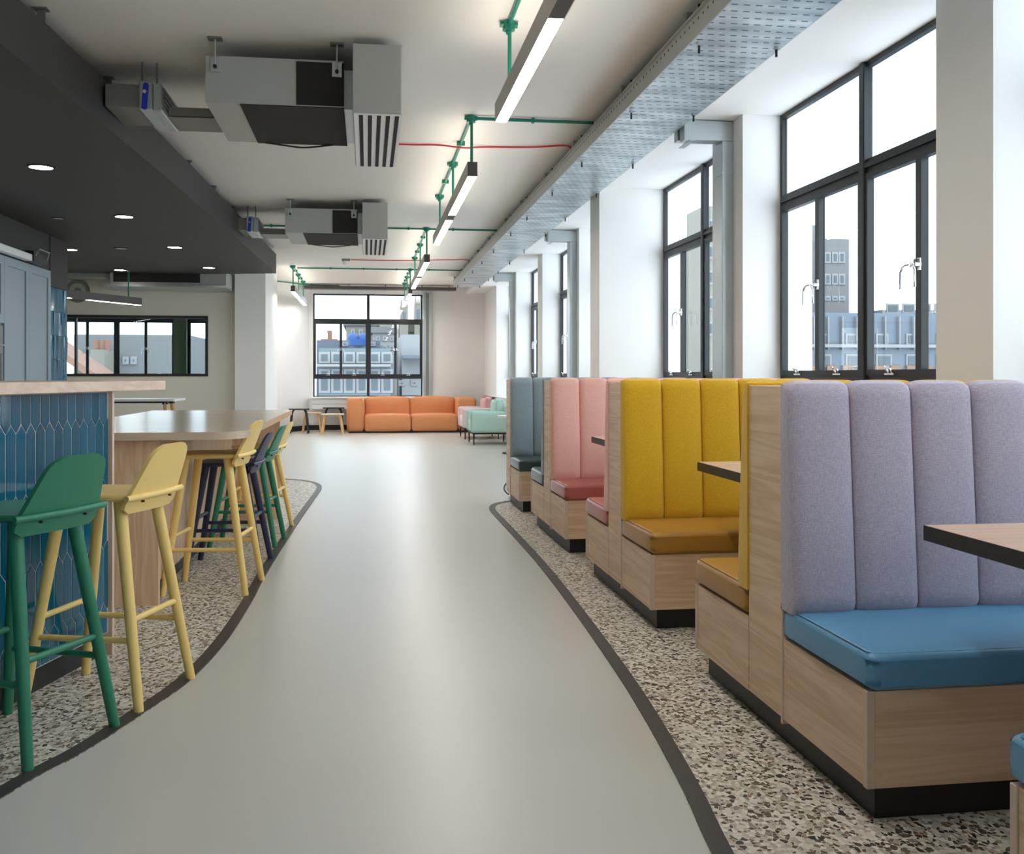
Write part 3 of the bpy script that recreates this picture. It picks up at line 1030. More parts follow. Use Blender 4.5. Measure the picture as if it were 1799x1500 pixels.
def trestle(label, loc):
    t = thing('high_table', label, 'table', loc, 0, 'white high tables')
    obj('table_top', prism(rrect(-0.75, 0.75, -0.4, 0.4, 0.03), 0.872, 0.9), 'wplastic', t)
    obj('rail', box(-0.66, 0.66, -0.03, 0.03, 0.84, 0.872), 'blk', t)
    for sx in (-1, 1):
        for sy in (-1, 1):
            lg = obj('leg', tube([(sx * 0.68, sy * 0.34, 0.0), (sx * 0.6, sy * 0.22, 0.86)], 0.018, 10, 0.03), 'birch', t)
            obj('bracket', box(sx * 0.6 - 0.035, sx * 0.6 + 0.035, sy * 0.22 - 0.03, sy * 0.22 + 0.03, 0.83, 0.873, 0.004), 'blk', lg)
    return t


trestle('white high table with splayed wooden legs behind the island', (-3.19, 13.65, 0))
trestle('white high table close to the grey inner wall', (-4.65, 15.6, 0))

vent = thing('wall_vent', 'round grey vent on the inner wall above the inner window', 'vent', (-4.64, 16.99, 2.57))
R90 = Matrix.Rotation(math.pi / 2, 4, 'X')
obj('rim', xf(ring(0, 0, 0, 0.03, 0.13, 0.185), R90), 'galv_d', vent)
obj('hub', xf(disc(0, 0, 0, 0.025, 0.06), R90), 'galv_d', vent)
obj('dish', xf(disc(0, 0, 0.0, 0.012, 0.132), R90), 'ac', vent)

# ================================================================== CEILING SERVICES
RB = Matrix.Identity(4)


def ac_unit(label, loc):
    t = thing('fan_coil_unit', label, 'air conditioner', loc, 0, 'ducted fan coil units on the ceiling')
    # local origin: ceiling line, near left corner of the casing
    obj('casing', box(0, 0.81, 0, 1.0, -0.38, -0.10, 0.003), 'ac', t)
    obj('insulation_front', box(0.53, 0.812, -0.006, 0.0, -0.375, -0.115), 'foam', t)
    obj('insulation_base', prism([(0.2, 0.004), (0.812, 0.004), (0.812, 0.995), (0.2, 0.995)], -0.386, -0.38), 'foam', t)
    obj('cable', tube([tuple(p) for p in spline([(0.25, 0.97, -0.386), (0.4, 0.985, -0.40), (0.5, 0.99, -0.408), (0.6, 0.985, -0.40), (0.72, 0.97, -0.386)], 5)], 0.006, 6), 'blk', t)
    obj('neck', box(0.81, 0.866, 0.08, 0.98, -0.37, -0.13), 'galv', t)
    pl = obj('plenum', box(0.866, 1.15, -0.17, 1.30, -0.455, -0.045, 0.002), 'ac', t)
    bars = [box(0.872, 1.158, -0.175, 1.305, -0.462, -0.456)]
    dark = []
    for i in range(5):
        x = 0.902 + i * 0.053
        dark.append(box(x, x + 0.024, -0.155, 1.285, -0.4645, -0.462))
    gr = obj('grille_plate', bars[0], 'wplastic', pl)
    for g in dark:
        obj('slot', g, 'foam', pl)
    for x in (0.03, 0.74):
        for y in (-0.012, 0.93):
            br = obj('hanger', box(x, x + 0.06, y, y + 0.012 if y < 0 else y + 0.012, -0.20, -0.11, 0.002), 'galv', t)
            obj('rod', tube([(x + 0.03, y - 0.006, -0.17), (x + 0.03, y - 0.006, 0.0)], 0.006, 8), 'galv', br)
            obj('top_plate', box(x - 0.01, x + 0.07, y - 0.03, y + 0.03, -0.012, 0.0), 'galv_d', br)
            obj('nut', tube([(x + 0.03, y - 0.008, -0.172), (x + 0.03, y - 0.02, -0.172)], 0.012, 6), 'foam', br)
    # branch duct and its damper on the left
    obj('tray_branch', join(box(-0.33, 0.0, 0.64, 1.03, -0.312, -0.308), box(-0.33, 0.0, 0.64, 0.644, -0.312, -0.25), box(-0.33, 0.0, 1.026, 1.03, -0.312, -0.25)), 'galv_d', t)
    obj('branch_pipe', tube([(-0.33, 0.72, -0.25), (0.0, 0.72, -0.25)], 0.018, 10), 'galv', t)
    dm = obj('damper', join(box(-0.485, -0.405, 0.50, 1.08, -0.305, -0.125, 0.006), box(-0.405, -0.345, 0.515, 1.07, -0.31, -0.135, 0.008)), 'galv', t)
    for i in range(5):
        obj('fin', box(-0.345, -0.337, 0.53, 1.05, -0.295 + i * 0.03, -0.278 + i * 0.03), 'galv_d', dm)
    obj('lever', xf(prism(rrect(-0.017, 0.017, -0.085, 0.085, 0.014), 0, 0.012), Matrix.Translation((-0.445, 0.50, -0.225)) @ Matrix.Rotation(math.radians(4), 4, 'Y') @ R90), 'blueh', dm)
    obj('lever_pivot', tube([(-0.445, 0.49, -0.20), (-0.445, 0.474, -0.20)], 0.013, 8), 'chrome', dm)
    for x in (-0.47, -0.38):
        obj('rod', tube([(x, 0.53, -0.13), (x, 0.53, 0)], 0.006, 6), 'galv_d', dm)
    obj('duct', box(-0.70, -0.485, 0.54, 1.04, -0.285, -0.14, 0.004), 'galv_d', t)
    return t


ac_unit('grey ducted air unit with black insulation and slotted diffuser, red cable beside it', (-0.95, 6.1, ZC))
ac_unit('grey ducted air unit with slotted diffuser, between the green conduits', (-0.92, 11.52, ZC))
t = thing('ceiling_duct_unit', 'grey ducted air unit hung above the inner window', 'air conditioner', (0, 0, 0))
obj('casing', box(-3.95, -2.45, 16.2, 16.95, 2.62, 2.84, 0.004), 'ac', t)
obj('insulation', box(-3.9, -2.6, 16.19, 16.2, 2.66, 2.83), 'foam', t)
obj('base_plate', box(-4.1, -2.2, 16.15, 16.97, 2.585, 2.62, 0.002), 'galv', t)
obj('plenum', box(-2.45, -2.2, 16.2, 16.95, 2.62, 2.85, 0.003), 'ac', t)
obj('duct', box(-5.0, -3.95, 16.35, 16.8, 2.74, 2.84, 0.004), 'galv', t)
for x in (-3.9, -2.5):
    for y in (16.25, 16.9):
        obj('hanger_rod', tube([(x, y, 2.80), (x, y, ZC)], 0.008, 6), 'galv_d', t)
obj('lever', box(-4.75, -4.72, 16.33, 16.35, 2.66, 2.80), 'blueh', t)


# linear pendants
def pendant(label, x, y0, y1, rods, rot=0.0, zb=2.72, zc=ZC, lens=None, body='fit', up=True):
    L = y1 - y0
    t = thing('linear_pendant', label, 'pendant light', (x, y0, zb), rot, 'long linear pendant lights')
    w, h = 0.075, 0.11
    obj('housing', join(box(-w / 2, -w / 2 + 0.004, 0, L, 0, h), box(w / 2 - 0.004, w / 2, 0, L, 0, h), box(-w / 2 + 0.004, w / 2 - 0.004, 0, L, 0.012, h - 0.012)), body, t)
    obj('end_cap', box(-w / 2, w / 2, -0.004, 0.0, 0, h), 'fit_d', t)
    obj('end_cap', box(-w / 2, w / 2, L, L + 0.004, 0, h), 'fit_d', t)
    gap = 0.32
    segs = lens or [(0.0, (L - gap) / 2), ((L + gap) / 2, L)]
    pos = 0.0
    for a, b in segs:
        obj('diffuser', box(-w / 2 + 0.004, w / 2 - 0.004, a + 0.002, b - 0.002, 0.0, 0.012), 'lamp', t)
        if a > pos + 0.05:
            obj('blank_cover', box(-w / 2 + 0.004, w / 2 - 0.004, pos, a, 0.0, 0.012), 'fit_d', t)
        pos = b
    if up:
        obj('upper_diffuser', box(-w / 2 + 0.004, w / 2 - 0.004, 0.05, L - 0.05, h - 0.012, h - 0.006), 'uplamp', t)
    for r_ in rods:
        obj('suspension_rod', tube([(-0.0, r_ - y0, h - 0.012), (-0.0, r_ - y0, zc - zb - 0.03)], 0.011, 10), 'cond', t)
    return t


LX = 0.795
pendant('linear pendant over the aisle beside the perforated tray, just past the viewpoint', LX, 1.85, 5.92, (2.1, 3.85, 5.56), lens=[(0, 1.98), (2.32, 4.07)])
pendant('linear pendant over the aisle between the two air units', LX, 7.56, 11.6, (7.62, 9.3, 11.0))
pendant('linear pendant over the aisle beyond the second air unit', LX, 13.4, 17.5, (13.45, 15.1, 16.8))
pendant('linear pendant in front of the end window', LX, 18.6, 22.1, (18.65, 20.1, 21.5))
pendant('linear pendant beside the angled white wall', -1.33, 18.4, 21.9, (18.45, 19.9, 21.4))
pendant('dark linear pendant in front of the inner window', -4.55, 13.5, 16.05, (14.1, 15.8), rot=-0.46, zb=2.27, zc=ZB0, body='fit_d', up=False)


# green conduits on the ceiling
def conduit(label, x, ys, cross=None, start=None):
    t = thing('lighting_conduit', label, 'conduit', (x, ys[0], ZC), 0, 'green conduits on the ceiling')
    z = ZC - 0.022
    a = start if start is not None else ys[0]
    if ys[-1] - a > 0.1:
        obj('pipe', tube([(x, a, z), (x, ys[-1], z)], 0.013, 10), 'cond', t)
    for y in ys:
        b = obj('junction_box', join(disc(x, y, ZC - 0.05, ZC - 0.002, 0.034, 18), tube([(x - 0.05, y, z), (x + 0.05, y, z)], 0.018, 10), tube([(x, y, ZC - 0.075), (x, y, ZC - 0.04)], 0.016, 10)), 'cond', t)
        obj('lid', disc(x, y, ZC - 0.054, ZC - 0.05, 0.036, 18), 'cond', b)
    for k in range(len(ys) - 1):
        y = (ys[k] + ys[k + 1]) / 2
        obj('clip', box(x - 0.035, x + 0.035, y - 0.012, y + 0.012, ZC - 0.04, ZC - 0.002, 0.003), 'cond', t)
    if cross:
        x0, x1, y = cross
        obj('cross_pipe', tube([(x0, y, z), (x1, y, z)], 0.013, 10), 'cond', t)
        n = max(2, int((x1 - x0) / 0.6))
        for k in range(1, n):
            xx = x0 + (x1 - x0) * k / n
            if abs(xx - x) > 0.1:
                obj('clip', box(xx - 0.012, xx + 0.012, y - 0.02, y + 0.02, ZC - 0.042, ZC - 0.002, 0.003), 'cond', t)
    for ch in t.children:
        ch.data.transform(Matrix.Translation((-x, -ys[0], -ZC)))
        for g in ch.children:
            g.data.transform(Matrix.Translation((-x, -ys[0], -ZC)))
    return t


conduit('green conduit above the pendant just past the viewpoint', LX - 0.005, [2.1, 3.85, 5.56], (LX, 1.75, 2.1))
conduit('green conduit above the pendant between the air units, running to the tray', LX - 0.005, [7.62, 9.3, 11.0], (LX, 1.75, 7.62))
conduit('green conduit passing the second air unit to the tray', LX - 0.005, [13.45, 15.1, 16.8], (-1.85, 1.75, 13.45))
conduit('green conduit above the pendant in front of the end window', LX - 0.005, [18.65, 20.1, 21.5], (-1.27, 1.75, 18.65))
conduit('green conduit above the pendant at the angled wall', -1.335, [18.45, 19.9, 21.4])
c5 = thing('lighting_conduit', 'green conduit running along the top of the angled wall', 'conduit', (0, 0, 0), 0, 'green conduits on the ceiling')
obj('pipe', tube([(-1.9, 21.2, ZC - 0.03), (-1.2, 22.05, ZC - 0.03), (-0.6, 22.12, ZC - 0.03)], 0.014, 10), 'cond', c5)


def red_cable(label, pts):
    o = obj('alarm_cable', tube([tuple(p) for p in spline(pts, 6)], 0.0075, 8), 'red')
    tag(o, label, 'cable')


zr = ZC - 0.013
red_cable('red alarm cable looping under the conduit beside the near air unit', [(0.2, 8.6, zr), (0.4, 8.6, zr), (0.6, 8.58, zr), (0.74, 8.5, zr - 0.03), (0.8, 8.48, zr - 0.04), (0.87, 8.52, zr - 0.03), (1.0, 8.6, zr), (1.4, 8.55, zr), (1.68, 8.45, zr), (1.735, 8.4, zr - 0.03)])
red_cable('red alarm cable from the smoke detector to the tray', [(-0.28, 17.3, zr), (0.3, 17.3, zr), (0.9, 17.15, zr - 0.005), (1.6, 17.0, zr), (1.735, 16.9, zr - 0.03)])
sd = thing('smoke_detector', 'white smoke detector at the start of the red cable', 'smoke detector', (-0.34, 17.3, ZC))
obj('base', box(-0.09, 0.05, -0.05, 0.05, -0.035, 0, 0.004), 'galv_d', sd)
obj('head', join(disc(-0.02, 0, -0.09, -0.035, 0.055, 20), disc(-0.02, 0, -0.105, -0.09, 0.035, 20)), 'wplastic', sd)

# perforated cable tray on the right
ZT = 2.99
tr = thing('cable_tray', 'wide perforated galvanised cable tray along the window wall', 'cable tray', (0, 0, 0))
obj('tray_base', box(1.725, 2.235, YB + 0.02, 20.0, ZT, ZT + 0.004), 'traym', tr)
sd1 = obj('side_rail', join(box(1.718, 1.725, YB + 0.02, 20.0, ZT, ZT + 0.12), box(1.70, 1.725, YB + 0.02, 20.0, ZT + 0.114, ZT + 0.12)), 'ac', tr)
obj('side_rail', box(2.235, 2.242, YB + 0.02, 20.0, ZT, ZT + 0.055), 'galv', tr)
by = [3.75, 5.16, 6.55, 8.12, 9.46, 11.0, 12.27, 13.97, 15.4, 16.8, 18.2, 19.6]
for y in by:
    for x in (1.768, 2.205):
        o = obj('hanger_rod', tube([(x, y, ZT - 0.055), (x, y, ZC)], 0.007, 8), 'blk', tr)
        obj('nut', tube([(x, y, ZT - 0.016), (x, y, ZT)], 0.015, 6), 'chrome', o)
    obj('clamp', box(1.695, 1.745, y, y + 0.045, ZT + 0.12, ZT + 0.165, 0.004), 'galv_d', tr)
hole = mesh_of('punched_hole', xf(disc(0, 0, 0, 0.001, 0.008, 8), Matrix.Rotation(-math.pi / 2, 4, 'Y')), 'blk')
for k in range(150):
    o = D.objects.new('punched_hole', hole); COL.objects.link(o); o.parent = sd1
    o.location = (1.7178, 3.6 + k * 0.075, ZT + 0.085)

ft = thing('cable_tray', 'dark narrow cable tray along the top of the end wall', 'cable tray', (0, 0, 0))
obj('tray_base', box(-1.35, 1.95, 21.95, 22.2, 3.085, 3.09), 'galv_d', ft)
obj('side_rail', box(-1.35, 1.95, 21.945, 21.95, 3.085, 3.15), 'fit_d', ft)
for x in (-1.2, -0.4, 0.4, 1.2, 1.8):
    obj('hanger_rod', tube([(x, 22.07, 3.07), (x, 22.07, ZC)], 0.008, 6), 'fit_d', ft)


# galvanised trunking on the piers
def trunking(label, y):
    t = thing('cable_trunking', label, 'trunking', (0, y, 0), 0, 'galvanised trunking running down the piers')
    obj('main_box', box(2.545, XP - 0.001, 0.0, 0.16, 0.02, 2.90, 0.003), 'galv', t)
    obj('side_box', box(2.56, XP - 0.001, 0.17, 0.25, 0.02, 2.93, 0.003), 'galv', t)
    obj('cross_box', box(2.26, XP - 0.001, 0.0, 0.10, 2.90, 3.045, 0.003), 'galv', t)
    obj('cross_box', box(2.26, XP - 0.001, 0.16, 0.24, 2.93, 3.03, 0.003), 'galv', t)
    obj('coupling', box(2.541, XP - 0.001, -0.004, 0.164, 2.66, 2.68), 'galv', t)
    obj('strap', box(2.30, 2.34, -0.006, 0.25, 2.895, 2.90), 'galv', t)
    return t


trunking('galvanised trunking on the pier behind the lilac booth', 6.92)
trunking('galvanised trunking on the pier past the deep white column', 12.4)
trunking('galvanised trunking on the pier near the armchairs', 17.74)
ft2 = thing('cable_trunking', 'broad galvanised trunking right of the end window', 'trunking', (0, 0, 0), 0)
obj('main_box', box(1.24, 1.43, 22.36, YF - 0.001, 0.75, 3.08, 0.003), 'galv', ft2)
obj('lid', box(1.30, 1.37, 22.35, 22.36, 0.75, 3.05), 'galv_d', ft2)


# downlights
def downlight(label, px, py, r=0.085, m='down'):
    p = zp(px, py, ZB0)
    t = thing('downlight', label, 'downlight', (p.x, p.y, ZB0), 0, 'round downlights in the charcoal ceiling')
    obj('rim', ring(0, 0, -0.008, 0.0, r, r + 0.018), 'black', t)
    obj('lens', disc(0, 0, -0.005, -0.001, r), m, t)


downlight('large lit downlight closest to the curved edge, over the bar', 72, 293)
for k, (px, py) in enumerate(((218, 380), (307, 434), (367, 470))):
    downlight(['lit downlight over the island in the curved edge row, second after the bar', 'lit downlight over the island, third in the curved edge row', 'lit downlight at the far end of the curved edge row'][k], px, py)
for k, (px, py) in enumerate(((0, 387), (123, 438), (211, 474))):
    downlight(['lit downlight above the oven cabinet', 'lit downlight above the end of the tall cabinet', 'lit downlight at the far end of the cabinet row'][k], px, py)
for k, (px, py) in enumerate(((103, 383), (213, 436))):
    downlight(['small unlit round ceiling sensor between the downlight rows near the oven', 'unlit pale round fitting between the downlight rows near the high table'][k], px, py, 0.05 if k == 0 else 0.075, 'dim')
for k, (px, py) in enumerate(((90, 32), (205, 150), (340, 292), (383, 335), (415, 370))):
    p = zp(px, py, 3.15)
    o = thing('bulkhead_bracket', ['steel bracket on the charcoal bulkhead, next one before the near damper', 'steel bracket on the charcoal bulkhead beside the blue-levered near damper', 'steel bracket on the charcoal bulkhead midway between the two dampers', 'steel bracket on the charcoal bulkhead, second before the far damper', 'steel bracket on the charcoal bulkhead right before the far damper'][k], 'bracket', (p.x - 0.05, p.y, ZB1), 0, 'brackets on top of the bulkhead')
    obj('upright', box(-0.02, 0.02, -0.004, 0.004, 0.0, 0.1), 'galv_d', o)
    obj('flange', box(-0.035, 0.035, -0.03, 0.03, 0.092, 0.1), 'galv_d', o)


# ================================================================== LOUNGE
so = thing('sofa', 'orange two seat modular sofa under the end window', 'sofa', (-0.42, 21.05, 0))
SWd = 2.72
obj('base', box(0.04, SWd - 0.04, 0.05, 1.0, 0.0, 0.04), 'blk', so)
obj('arm', puff(0.0, 0.36, -0.02, 1.05, 0.035, 0.735, 0.075, 0.012), 'orange', so)
obj('arm', puff(SWd - 0.40, SWd, 0.0, 1.05, 0.035, 0.735, 0.075, 0.012), 'orange', so)
mid = (0.36 + SWd - 0.40) / 2
for a, b in ((0.36, mid), (mid, SWd - 0.40)):
    obj('seat_cushion', puff(a + 0.008, b - 0.008, -0.05, 0.72, 0.035, 0.385, 0.05, 0.02), 'orange', so)
    obj('back_cushion', puff(a + 0.006, b - 0.006, 0.66, 1.05, 0.25, 0.735, 0.06, 0.025), 'orange', so)


def armchair(label, m, m2, y, ln):
    t = thing('armchair', label, 'armchair', (1.78, y, 0))
    for a, b in ((0.0, 0.17), (ln - 0.17, ln)):
        obj('arm', puff(0.0, 0.74, a, b, 0.21, 0.59, 0.045, 0.006), m, t)
    obj('seat_cushion', puff(0.02, 0.57, 0.17, ln - 0.17, 0.21, 0.43, 0.03, 0.01), m, t)
    obj('backrest', puff(0.57, 0.74, 0.0, ln, 0.21, 0.70, 0.05, 0.006), m, t)
    obj('back_pillow', puff(0.43, 0.60, 0.1, ln - 0.1, 0.44, 0.78, 0.07, 0.02), m2, t)
    obj('frame', join(box(0.03, 0.71, 0.03, 0.05, 0.185, 0.21), box(0.03, 0.71, ln - 0.05, ln - 0.03, 0.185, 0.21), box(0.03, 0.05, 0.03, ln - 0.03, 0.185, 0.21), box(0.69, 0.71, 0.03, ln - 0.03, 0.185, 0.21)), 'blk', t)
    for x in (0.05, 0.68):
        for yy in (0.06, ln - 0.06):
            obj('leg', tube([(x, yy, 0), (x, yy, 0.19)], 0.011, 8, 0.015), 'blk', t)


armchair('mint green low armchair by the window wall', 'mint', 'mint', 17.12, 0.92)
armchair('blush pink low armchair with rose pillow, behind the mint one', 'blush', 'rose', 18.66, 1.05)

st = thing('side_table', 'small white side table between the slate booth and the mint armchair', 'side table', (2.22, 15.2, 0))
obj('table_top', disc(0, 0, 0.56, 0.585, 0.24), 'wplastic', st)
obj('pole', tube([(0, 0, 0.02), (0, 0, 0.56)], 0.02, 10), 'blk', st)
obj('base', disc(0, 0, 0, 0.02, 0.16), 'blk', st)


def coffee(label, m_top, m_leg, c, w, d, h, r):
    t = thing('coffee_table', label, 'coffee table', (c[0], c[1], 0), 0, 'low tables beside the orange sofa')
    obj('table_top', prism(rrect(-w / 2, w / 2, -d / 2, d / 2, min(w, d) * 0.3, 8), h - 0.022, h), m_top, t)
    for sx in (-1, 1):
        for sy in (-1, 1):
            x, y = sx * (w / 2 - 0.06), sy * (d / 2 - 0.06)
            obj('leg', tube([(x * 0.72, y * 0.8, h - 0.03), (x * 0.9, y * 0.9, h - 0.06), (x, y, h - 0.12), (x + sx * 0.04, y + sy * 0.03, 0.0)], r, 8), m_leg, t)


coffee('black low table with bent legs beside the angled wall', 'blk', 'blk', (-1.40, 21.15, 0), 0.42, 0.40, 0.515, 0.017)
coffee('black low table with bent legs against the orange sofa', 'blk', 'blk', (-0.72, 21.90, 0), 0.46, 0.40, 0.515, 0.017)
coffee('lower pale wooden table with bent legs between the two black tables', 'ash', 'birch', (-1.165, 21.64, 0), 0.42, 0.36, 0.42, 0.018)
coffee('pale wooden table with thick leg in front of the orange sofa arm', 'ash', 'birch', (-0.70, 20.75, 0), 0.46, 0.44, 0.42, 0.026)
rd = thing('radiator_casing', 'long white radiator casing under the end window', 'radiator', (0, 0, 0))
obj('casing', box(-1.2, 1.6, 22.22, YF - 0.001, 0.47, 0.70, 0.005), 'wplastic', rd)
obj('top_board', box(-1.22, 1.62, 22.18, YF - 0.001, 0.70, 0.735, 0.005), 'white', rd)
obj('groove', box(-1.2, 1.6, 22.216, 22.22, 0.575, 0.582), 'galv_d', rd)
sk = thing('wall_socket', 'small steel socket plate low on the angled wall', 'socket', (-1.78, 21.39, 0.42), math.atan2(1.3, 0.71))
obj('plate', box(-0.07, 0.07, -0.02, -0.008, -0.045, 0.045, 0.002), 'socket', sk)
obj('outlet', box(-0.05, 0.05, -0.022, -0.02, -0.025, 0.025), 'galv_d', sk)


fb = thing('floor_socket_box', 'small white floor box with a black cable at the foot of the last booth', 'floor box', (1.43, 9.62, 0))
obj('body', box(-0.06, 0.06, -0.05, 0.05, 0, 0.035, 0.006), 'wplastic', fb)
obj('cable', tube([tuple(p) for p in spline([(-0.02, 0.05, 0.02), (-0.05, 0.12, 0.03), (-0.08, 0.2, 0.07), (-0.05, 0.26, 0.12), (0.02, 0.2, 0.14)], 5)], 0.008, 8), 'blk', fb)


# ================================================================== OUTSIDE
struct('ground', box(-150, 220, 24, 320, -16.2, -16), 'x_ground', 'street level far below the windows', 'ground')


def building(name, label, x0, x1, y0, y1, z1, m, wins=None, extra=None, cat='building', roof=None, face='y'):
    """block with its windows on the side that faces the room; wins = list of (u0,u1,z0,z1) along x at y0"""
    t = thing(name, label, cat, (0, 0, -16))
    obj('wall', box(x0, x1, y0, y1, 0, z1 + 16), m, t)
    if roof:
        obj('parapet', box(x0 - 0.2, x1 + 0.2, y0 - 0.2, y1 + 0.2, z1 + 16, z1 + 16.4), roof, t)
    for (a, b, c, d) in wins or []:
        f = obj('window', box(a, b, y0 - 0.08, y0, c + 16, d + 16), 'x_white', t)
        obj('glazing', box(a + 0.12, b - 0.12, y0 - 0.12, y0 - 0.08, c + 16.12, d + 15.88), 'x_glass', f)
    for nm, g, mm in extra or []:
        obj(nm, mv(g, 0, 0, 16), mm, t)
    return t


def pw(px0, px1, py0, py1, Y):
    a, b = yp(px0, py1, Y), yp(px1, py0, Y)
    return a.x, b.x, a.z, b.z


# seen through the near right window
a = pw(1444, 1492, 420, 540, 62)
wins = []
for r0, r1 in ((443, 462), (481, 500), (520, 528)):
    for c0 in (1448, 1461, 1473):
        q = pw(c0, c0 + 11, r0, r1, 62)
        wins.append((q[0], q[1], q[2], q[3]))
building('tower_block', 'grey concrete tower block seen through the near right window', a[0], a[1], 62, 74, a[3], 'x_conc', wins,
         [('lift_shaft', box(a[0] - 1.2, a[0] + 0.6, 64, 68, -16, a[3] + 1.2), 'x_conc')])
b0 = pw(1400, 1760, 552, 700, 55)
wins = []
for k in range(9):
    q = pw(1432 + 53 * k, 1454 + 53 * k, 586, 606, 55)
    wins.append((q[0], q[1], q[2], q[3]))
    q = pw(1432 + 53 * k, 1460 + 53 * k, 622, 645, 55)
    wins.append((q[0], q[1], q[2], q[3]))
ex = []
for k in range(14):
    q = pw(1428 + 25 * k, 1430 + 25 * k, 556, 614, 54.9)
    ex.append(('fin', box(q[0], q[1], 54.75, 55, q[2], q[3]), 'x_white'))
q = pw(1400, 1760, 606, 610, 54.8); ex.append(('ledge', box(q[0], q[1], 54.6, 55, q[2], q[3]), 'x_white'))
q = pw(1400, 1760, 648, 666, 54.8)
for k in range(10):
    z = pw(1424 + 28 * k, 1442 + 28 * k, 642, 668, 54.9)
    ex.append(('brick_panel', box(z[0], z[1], 54.8, 55, z[2], z[3]), 'x_brick'))
building('office_block', 'low blue panelled office block below the tower', b0[0], b0[1], 55, 61.5, b0[3], 'x_blue', wins, ex)
building('penthouse', 'white rooftop storey with dark windows on the office block', pw(1552, 0, 0, 1, 62.5)[0], pw(1720, 0, 0, 1, 62.5)[0], 62.6, 70, pw(0, 0, 528, 0, 62.5)[3], 'x_white',
         [pw(1558 + 28 * k, 1580 + 28 * k, 533, 550, 62.5) for k in range(5)])
# through the second and further right windows
b2 = pw(1236, 1330, 364, 420, 46)
building('corner_block', 'pale stone block seen through the second right window', b2[0], b2[1], 46, 54, b2[3], 'x_stone',
         [pw(1242 + 22 * k, 1256 + 22 * k, 385 + 45 * j, 410 + 45 * j, 46) for k in range(4) for j in range(5)])
building('white_block', 'white rendered block beyond the second right window', pw(1150, 0, 0, 1, 70)[0], pw(1232, 0, 0, 1, 70)[0], 70, 80, pw(0, 0, 590, 0, 70)[3], 'x_white',
         [pw(1156 + 20 * k, 1168 + 20 * k, 604 + 26 * j, 620 + 26 * j, 70) for k in range(4) for j in range(2)])

# seen through the end window
g0 = pw(560, 686, 612, 720, 48)
wins = [pw(560 + 22 * k, 580 + 22 * k, 618 + 0, 638, 48) for k in range(6)] + [pw(560 + 22 * k, 580 + 22 * k, 648, 690, 48) for k in range(6)]
q = pw(558, 686, 640, 644, 48)
building('glass_office', 'teal glass office terrace seen through the end window', g0[0], g0[1], 48, 56, g0[3], 'x_teal', wins, [('balcony_slab', box(q[0], q[1], 47.2, 48, q[2], q[3]), 'x_white')])
g1 = pw(556, 668, 598, 612, 58)
building('slate_roof_house', 'slate grey roofed house behind the glass office', g1[0], g1[1], 58, 66, g1[3], 'x_dark', [pw(600 + 24 * k, 612 + 24 * k, 600, 608, 58) for k in range(3)],
         [('chimney', box(pw(576, 0, 0, 1, 60)[0], pw(583, 0, 0, 1, 60)[0], 59.5, 60.5, 2, pw(0, 0, 582, 0, 60)[3]), 'x_tile'),
          ('chimney_pot', tube([(pw(579, 0, 0, 1, 60)[0], 60, pw(0, 0, 582, 0, 60)[3]), (pw(579, 0, 0, 1, 60)[0], 60, pw(0, 0, 577, 0, 60)[3])], 0.14, 10), 'x_tile'),
          ('ridge', box(pw(566, 0, 0, 1, 60)[0], pw(594, 0, 0, 1, 60)[0], 58.2, 61, g1[3], pw(0, 0, 593, 0, 59)[3]), 'x_tile')])
bd = thing('roof_cover', 'bright blue rounded cover on the roofs outside', 'roof cover', tuple(yp(629, 596, 56)))
V, Fc = [], []
for j in range(7):
    for i in range(20):
        al = math.pi * 2 * i / 20
        be = math.pi / 2 * j / 6
        rr = 0.3 * math.cos(be) + 0.02
        V.append((rr * math.cos(al) * 1.0, rr * math.sin(al) * 0.8, 0.34 * math.sin(be)))
Fc = [(j * 20 + i, j * 20 + (i + 1) % 20, j * 20 + 20 + (i + 1) % 20, j * 20 + 20 + i) for j in range(6) for i in range(20)]
obj('dome', mv((V, Fc), -0.27, 0, 0), 'x_blueroof', bd)
obj('dome', mv((V, Fc), 0.3, 0, 0), 'x_blueroof', bd)
obj('drum', mv(xf(disc(0, 0, -0.35, 0.0, 0.55), Matrix.Identity(4)), 0, 0, 0), 'x_blueroof', bd)
g2 = pw(608, 662, 572, 600, 70)
building('concrete_block', 'pale concrete block behind the blue roof cover', g2[0], g2[1], 70, 80, g2[3], 'x_stone', [pw(616 + 14 * k, 624 + 14 * k, 578, 588, 70) for k in range(3)], roof='x_conc')
g3 = pw(655, 693, 585, 640, 66)
building('grey_block', 'light grey block right of the blue roof cover', g3[0], g3[1], 66, 69, g3[3], 'x_white', [pw(660 + 12 * k, 668 + 12 * k, 590 + 16 * j, 599 + 16 * j, 66) for k in range(3) for j in range(2)], roof='x_conc')
g4 = pw(706, 800, 588, 690, 52)
building('long_block', 'long white block with dark canopy seen through the end window', g4[0], g4[1], 52, 60, g4[3], 'x_white',
         [pw(700 + 22 * k, 712 + 22 * k, 668, 678, 52) for k in range(4)], [('canopy', box(g4[0], g4[1], 51, 52, pw(0, 0, 0, 628, 51)[2], pw(0, 0, 622, 0, 51)[3]), 'x_dark')])
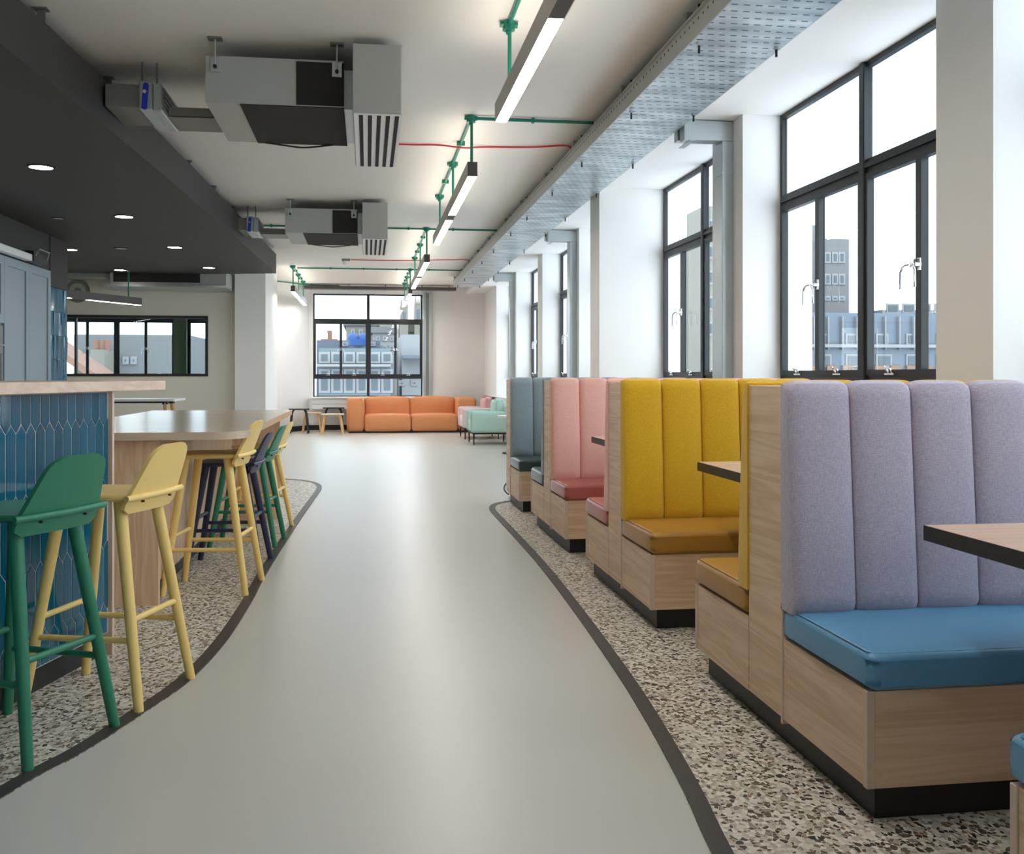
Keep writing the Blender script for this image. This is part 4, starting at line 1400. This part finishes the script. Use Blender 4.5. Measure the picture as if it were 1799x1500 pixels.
# church with two pinnacled towers
ch = thing('church', 'stone church with two pinnacled towers behind the end window', 'church', (0, 0, -16))
for px0, px1, ytop in ((703, 717, 540), (728, 741, 536)):
    q = pw(px0, px1, ytop, 590, 95)
    tw_ = obj('tower', box(q[0], q[1], 95, 96.2, 0, q[3] + 16), 'x_stone', ch)
    for x in (q[0] + 0.12, q[1] - 0.12, (q[0] + q[1]) / 2):
        hgt = 1.0 if x != (q[0] + q[1]) / 2 else 0.6
        obj('pinnacle', tube([(x, 95.1, q[3] + 16), (x, 95.1, q[3] + 16 + hgt)], 0.14, 6, 0.02), 'x_stone', tw_)
    obj('belfry_opening', box((q[0] + q[1]) / 2 - 0.12, (q[0] + q[1]) / 2 + 0.12, 94.95, 95, q[3] + 14.4, q[3] + 15.6), 'x_dark', tw_)
q = pw(700, 750, 576, 590, 96)
obj('nave', box(q[0], q[1] + 3, 96.2, 112, 0, q[3] + 16), 'x_stone', ch)
obj('parapet', box(q[0], q[1] + 3, 96.0, 96.2, q[3] + 15.6, q[3] + 16.5), 'x_stone', ch)
g5 = pw(667, 698, 570, 600, 84)
building('stone_block', 'pale stone block left of the church towers', g5[0], g5[1], 84, 92, g5[3], 'x_stone', [pw(671 + 9 * k, 676 + 9 * k, 574, 584, 84) for k in range(3)])
# behind the inner window
g6 = pw(130, 250, 588, 700, 46)
building('grey_terrace', 'old grey terrace seen through the inner window', g6[0], g6[1] + 2, 46, 54, g6[3], 'x_conc',
         [pw(216 + 14 * k, 227 + 14 * k, 626, 640, 46) for k in range(2)],
         [('chimney_stack', box(pw(164, 0, 0, 1, 45)[0], pw(192, 0, 0, 1, 45)[0], 44.2, 46, -8, pw(0, 0, 614, 0, 45)[3]), 'x_stone')] +
         [('chimney_pot', tube([(pw(px, 0, 0, 1, 45)[0], 45, pw(0, 0, 616, 0, 45)[3]), (pw(px, 0, 0, 1, 45)[0], 45, pw(0, 0, 596, 0, 45)[3])], 0.14, 10), 'x_tile') for px in (170, 180, 188)])
rf0, rf1, rf2 = yp(118, 630, 40), yp(185, 668, 40), yp(100, 690, 40)
hp = thing('tiled_house', 'orange tiled sloping roof seen through the inner window', 'building', (0, 0, -16))
obj('roof', prism([(0, 0)] + [(1, 0), (0, 1)], 0, 1) if False else ([(rf0.x - 4, 40, rf0.z + 19), (rf1.x, 40, rf1.z + 16), (rf1.x, 40, rf1.z + 15.7), (rf0.x - 4, 40, rf0.z + 18.7),
                                                                    (rf0.x - 4, 43, rf0.z + 19), (rf1.x, 43, rf1.z + 16), (rf1.x, 43, rf1.z + 15.7), (rf0.x - 4, 43, rf0.z + 18.7)],
                                                                   [(0, 1, 2, 3), (7, 6, 5, 4), (4, 5, 1, 0), (3, 2, 6, 7), (0, 3, 7, 4), (1, 5, 6, 2)]), 'x_tile', hp)
obj('wall', box(rf0.x - 4, rf1.x - 0.3, 40.3, 43, 0, 16.2), 'x_white', hp)
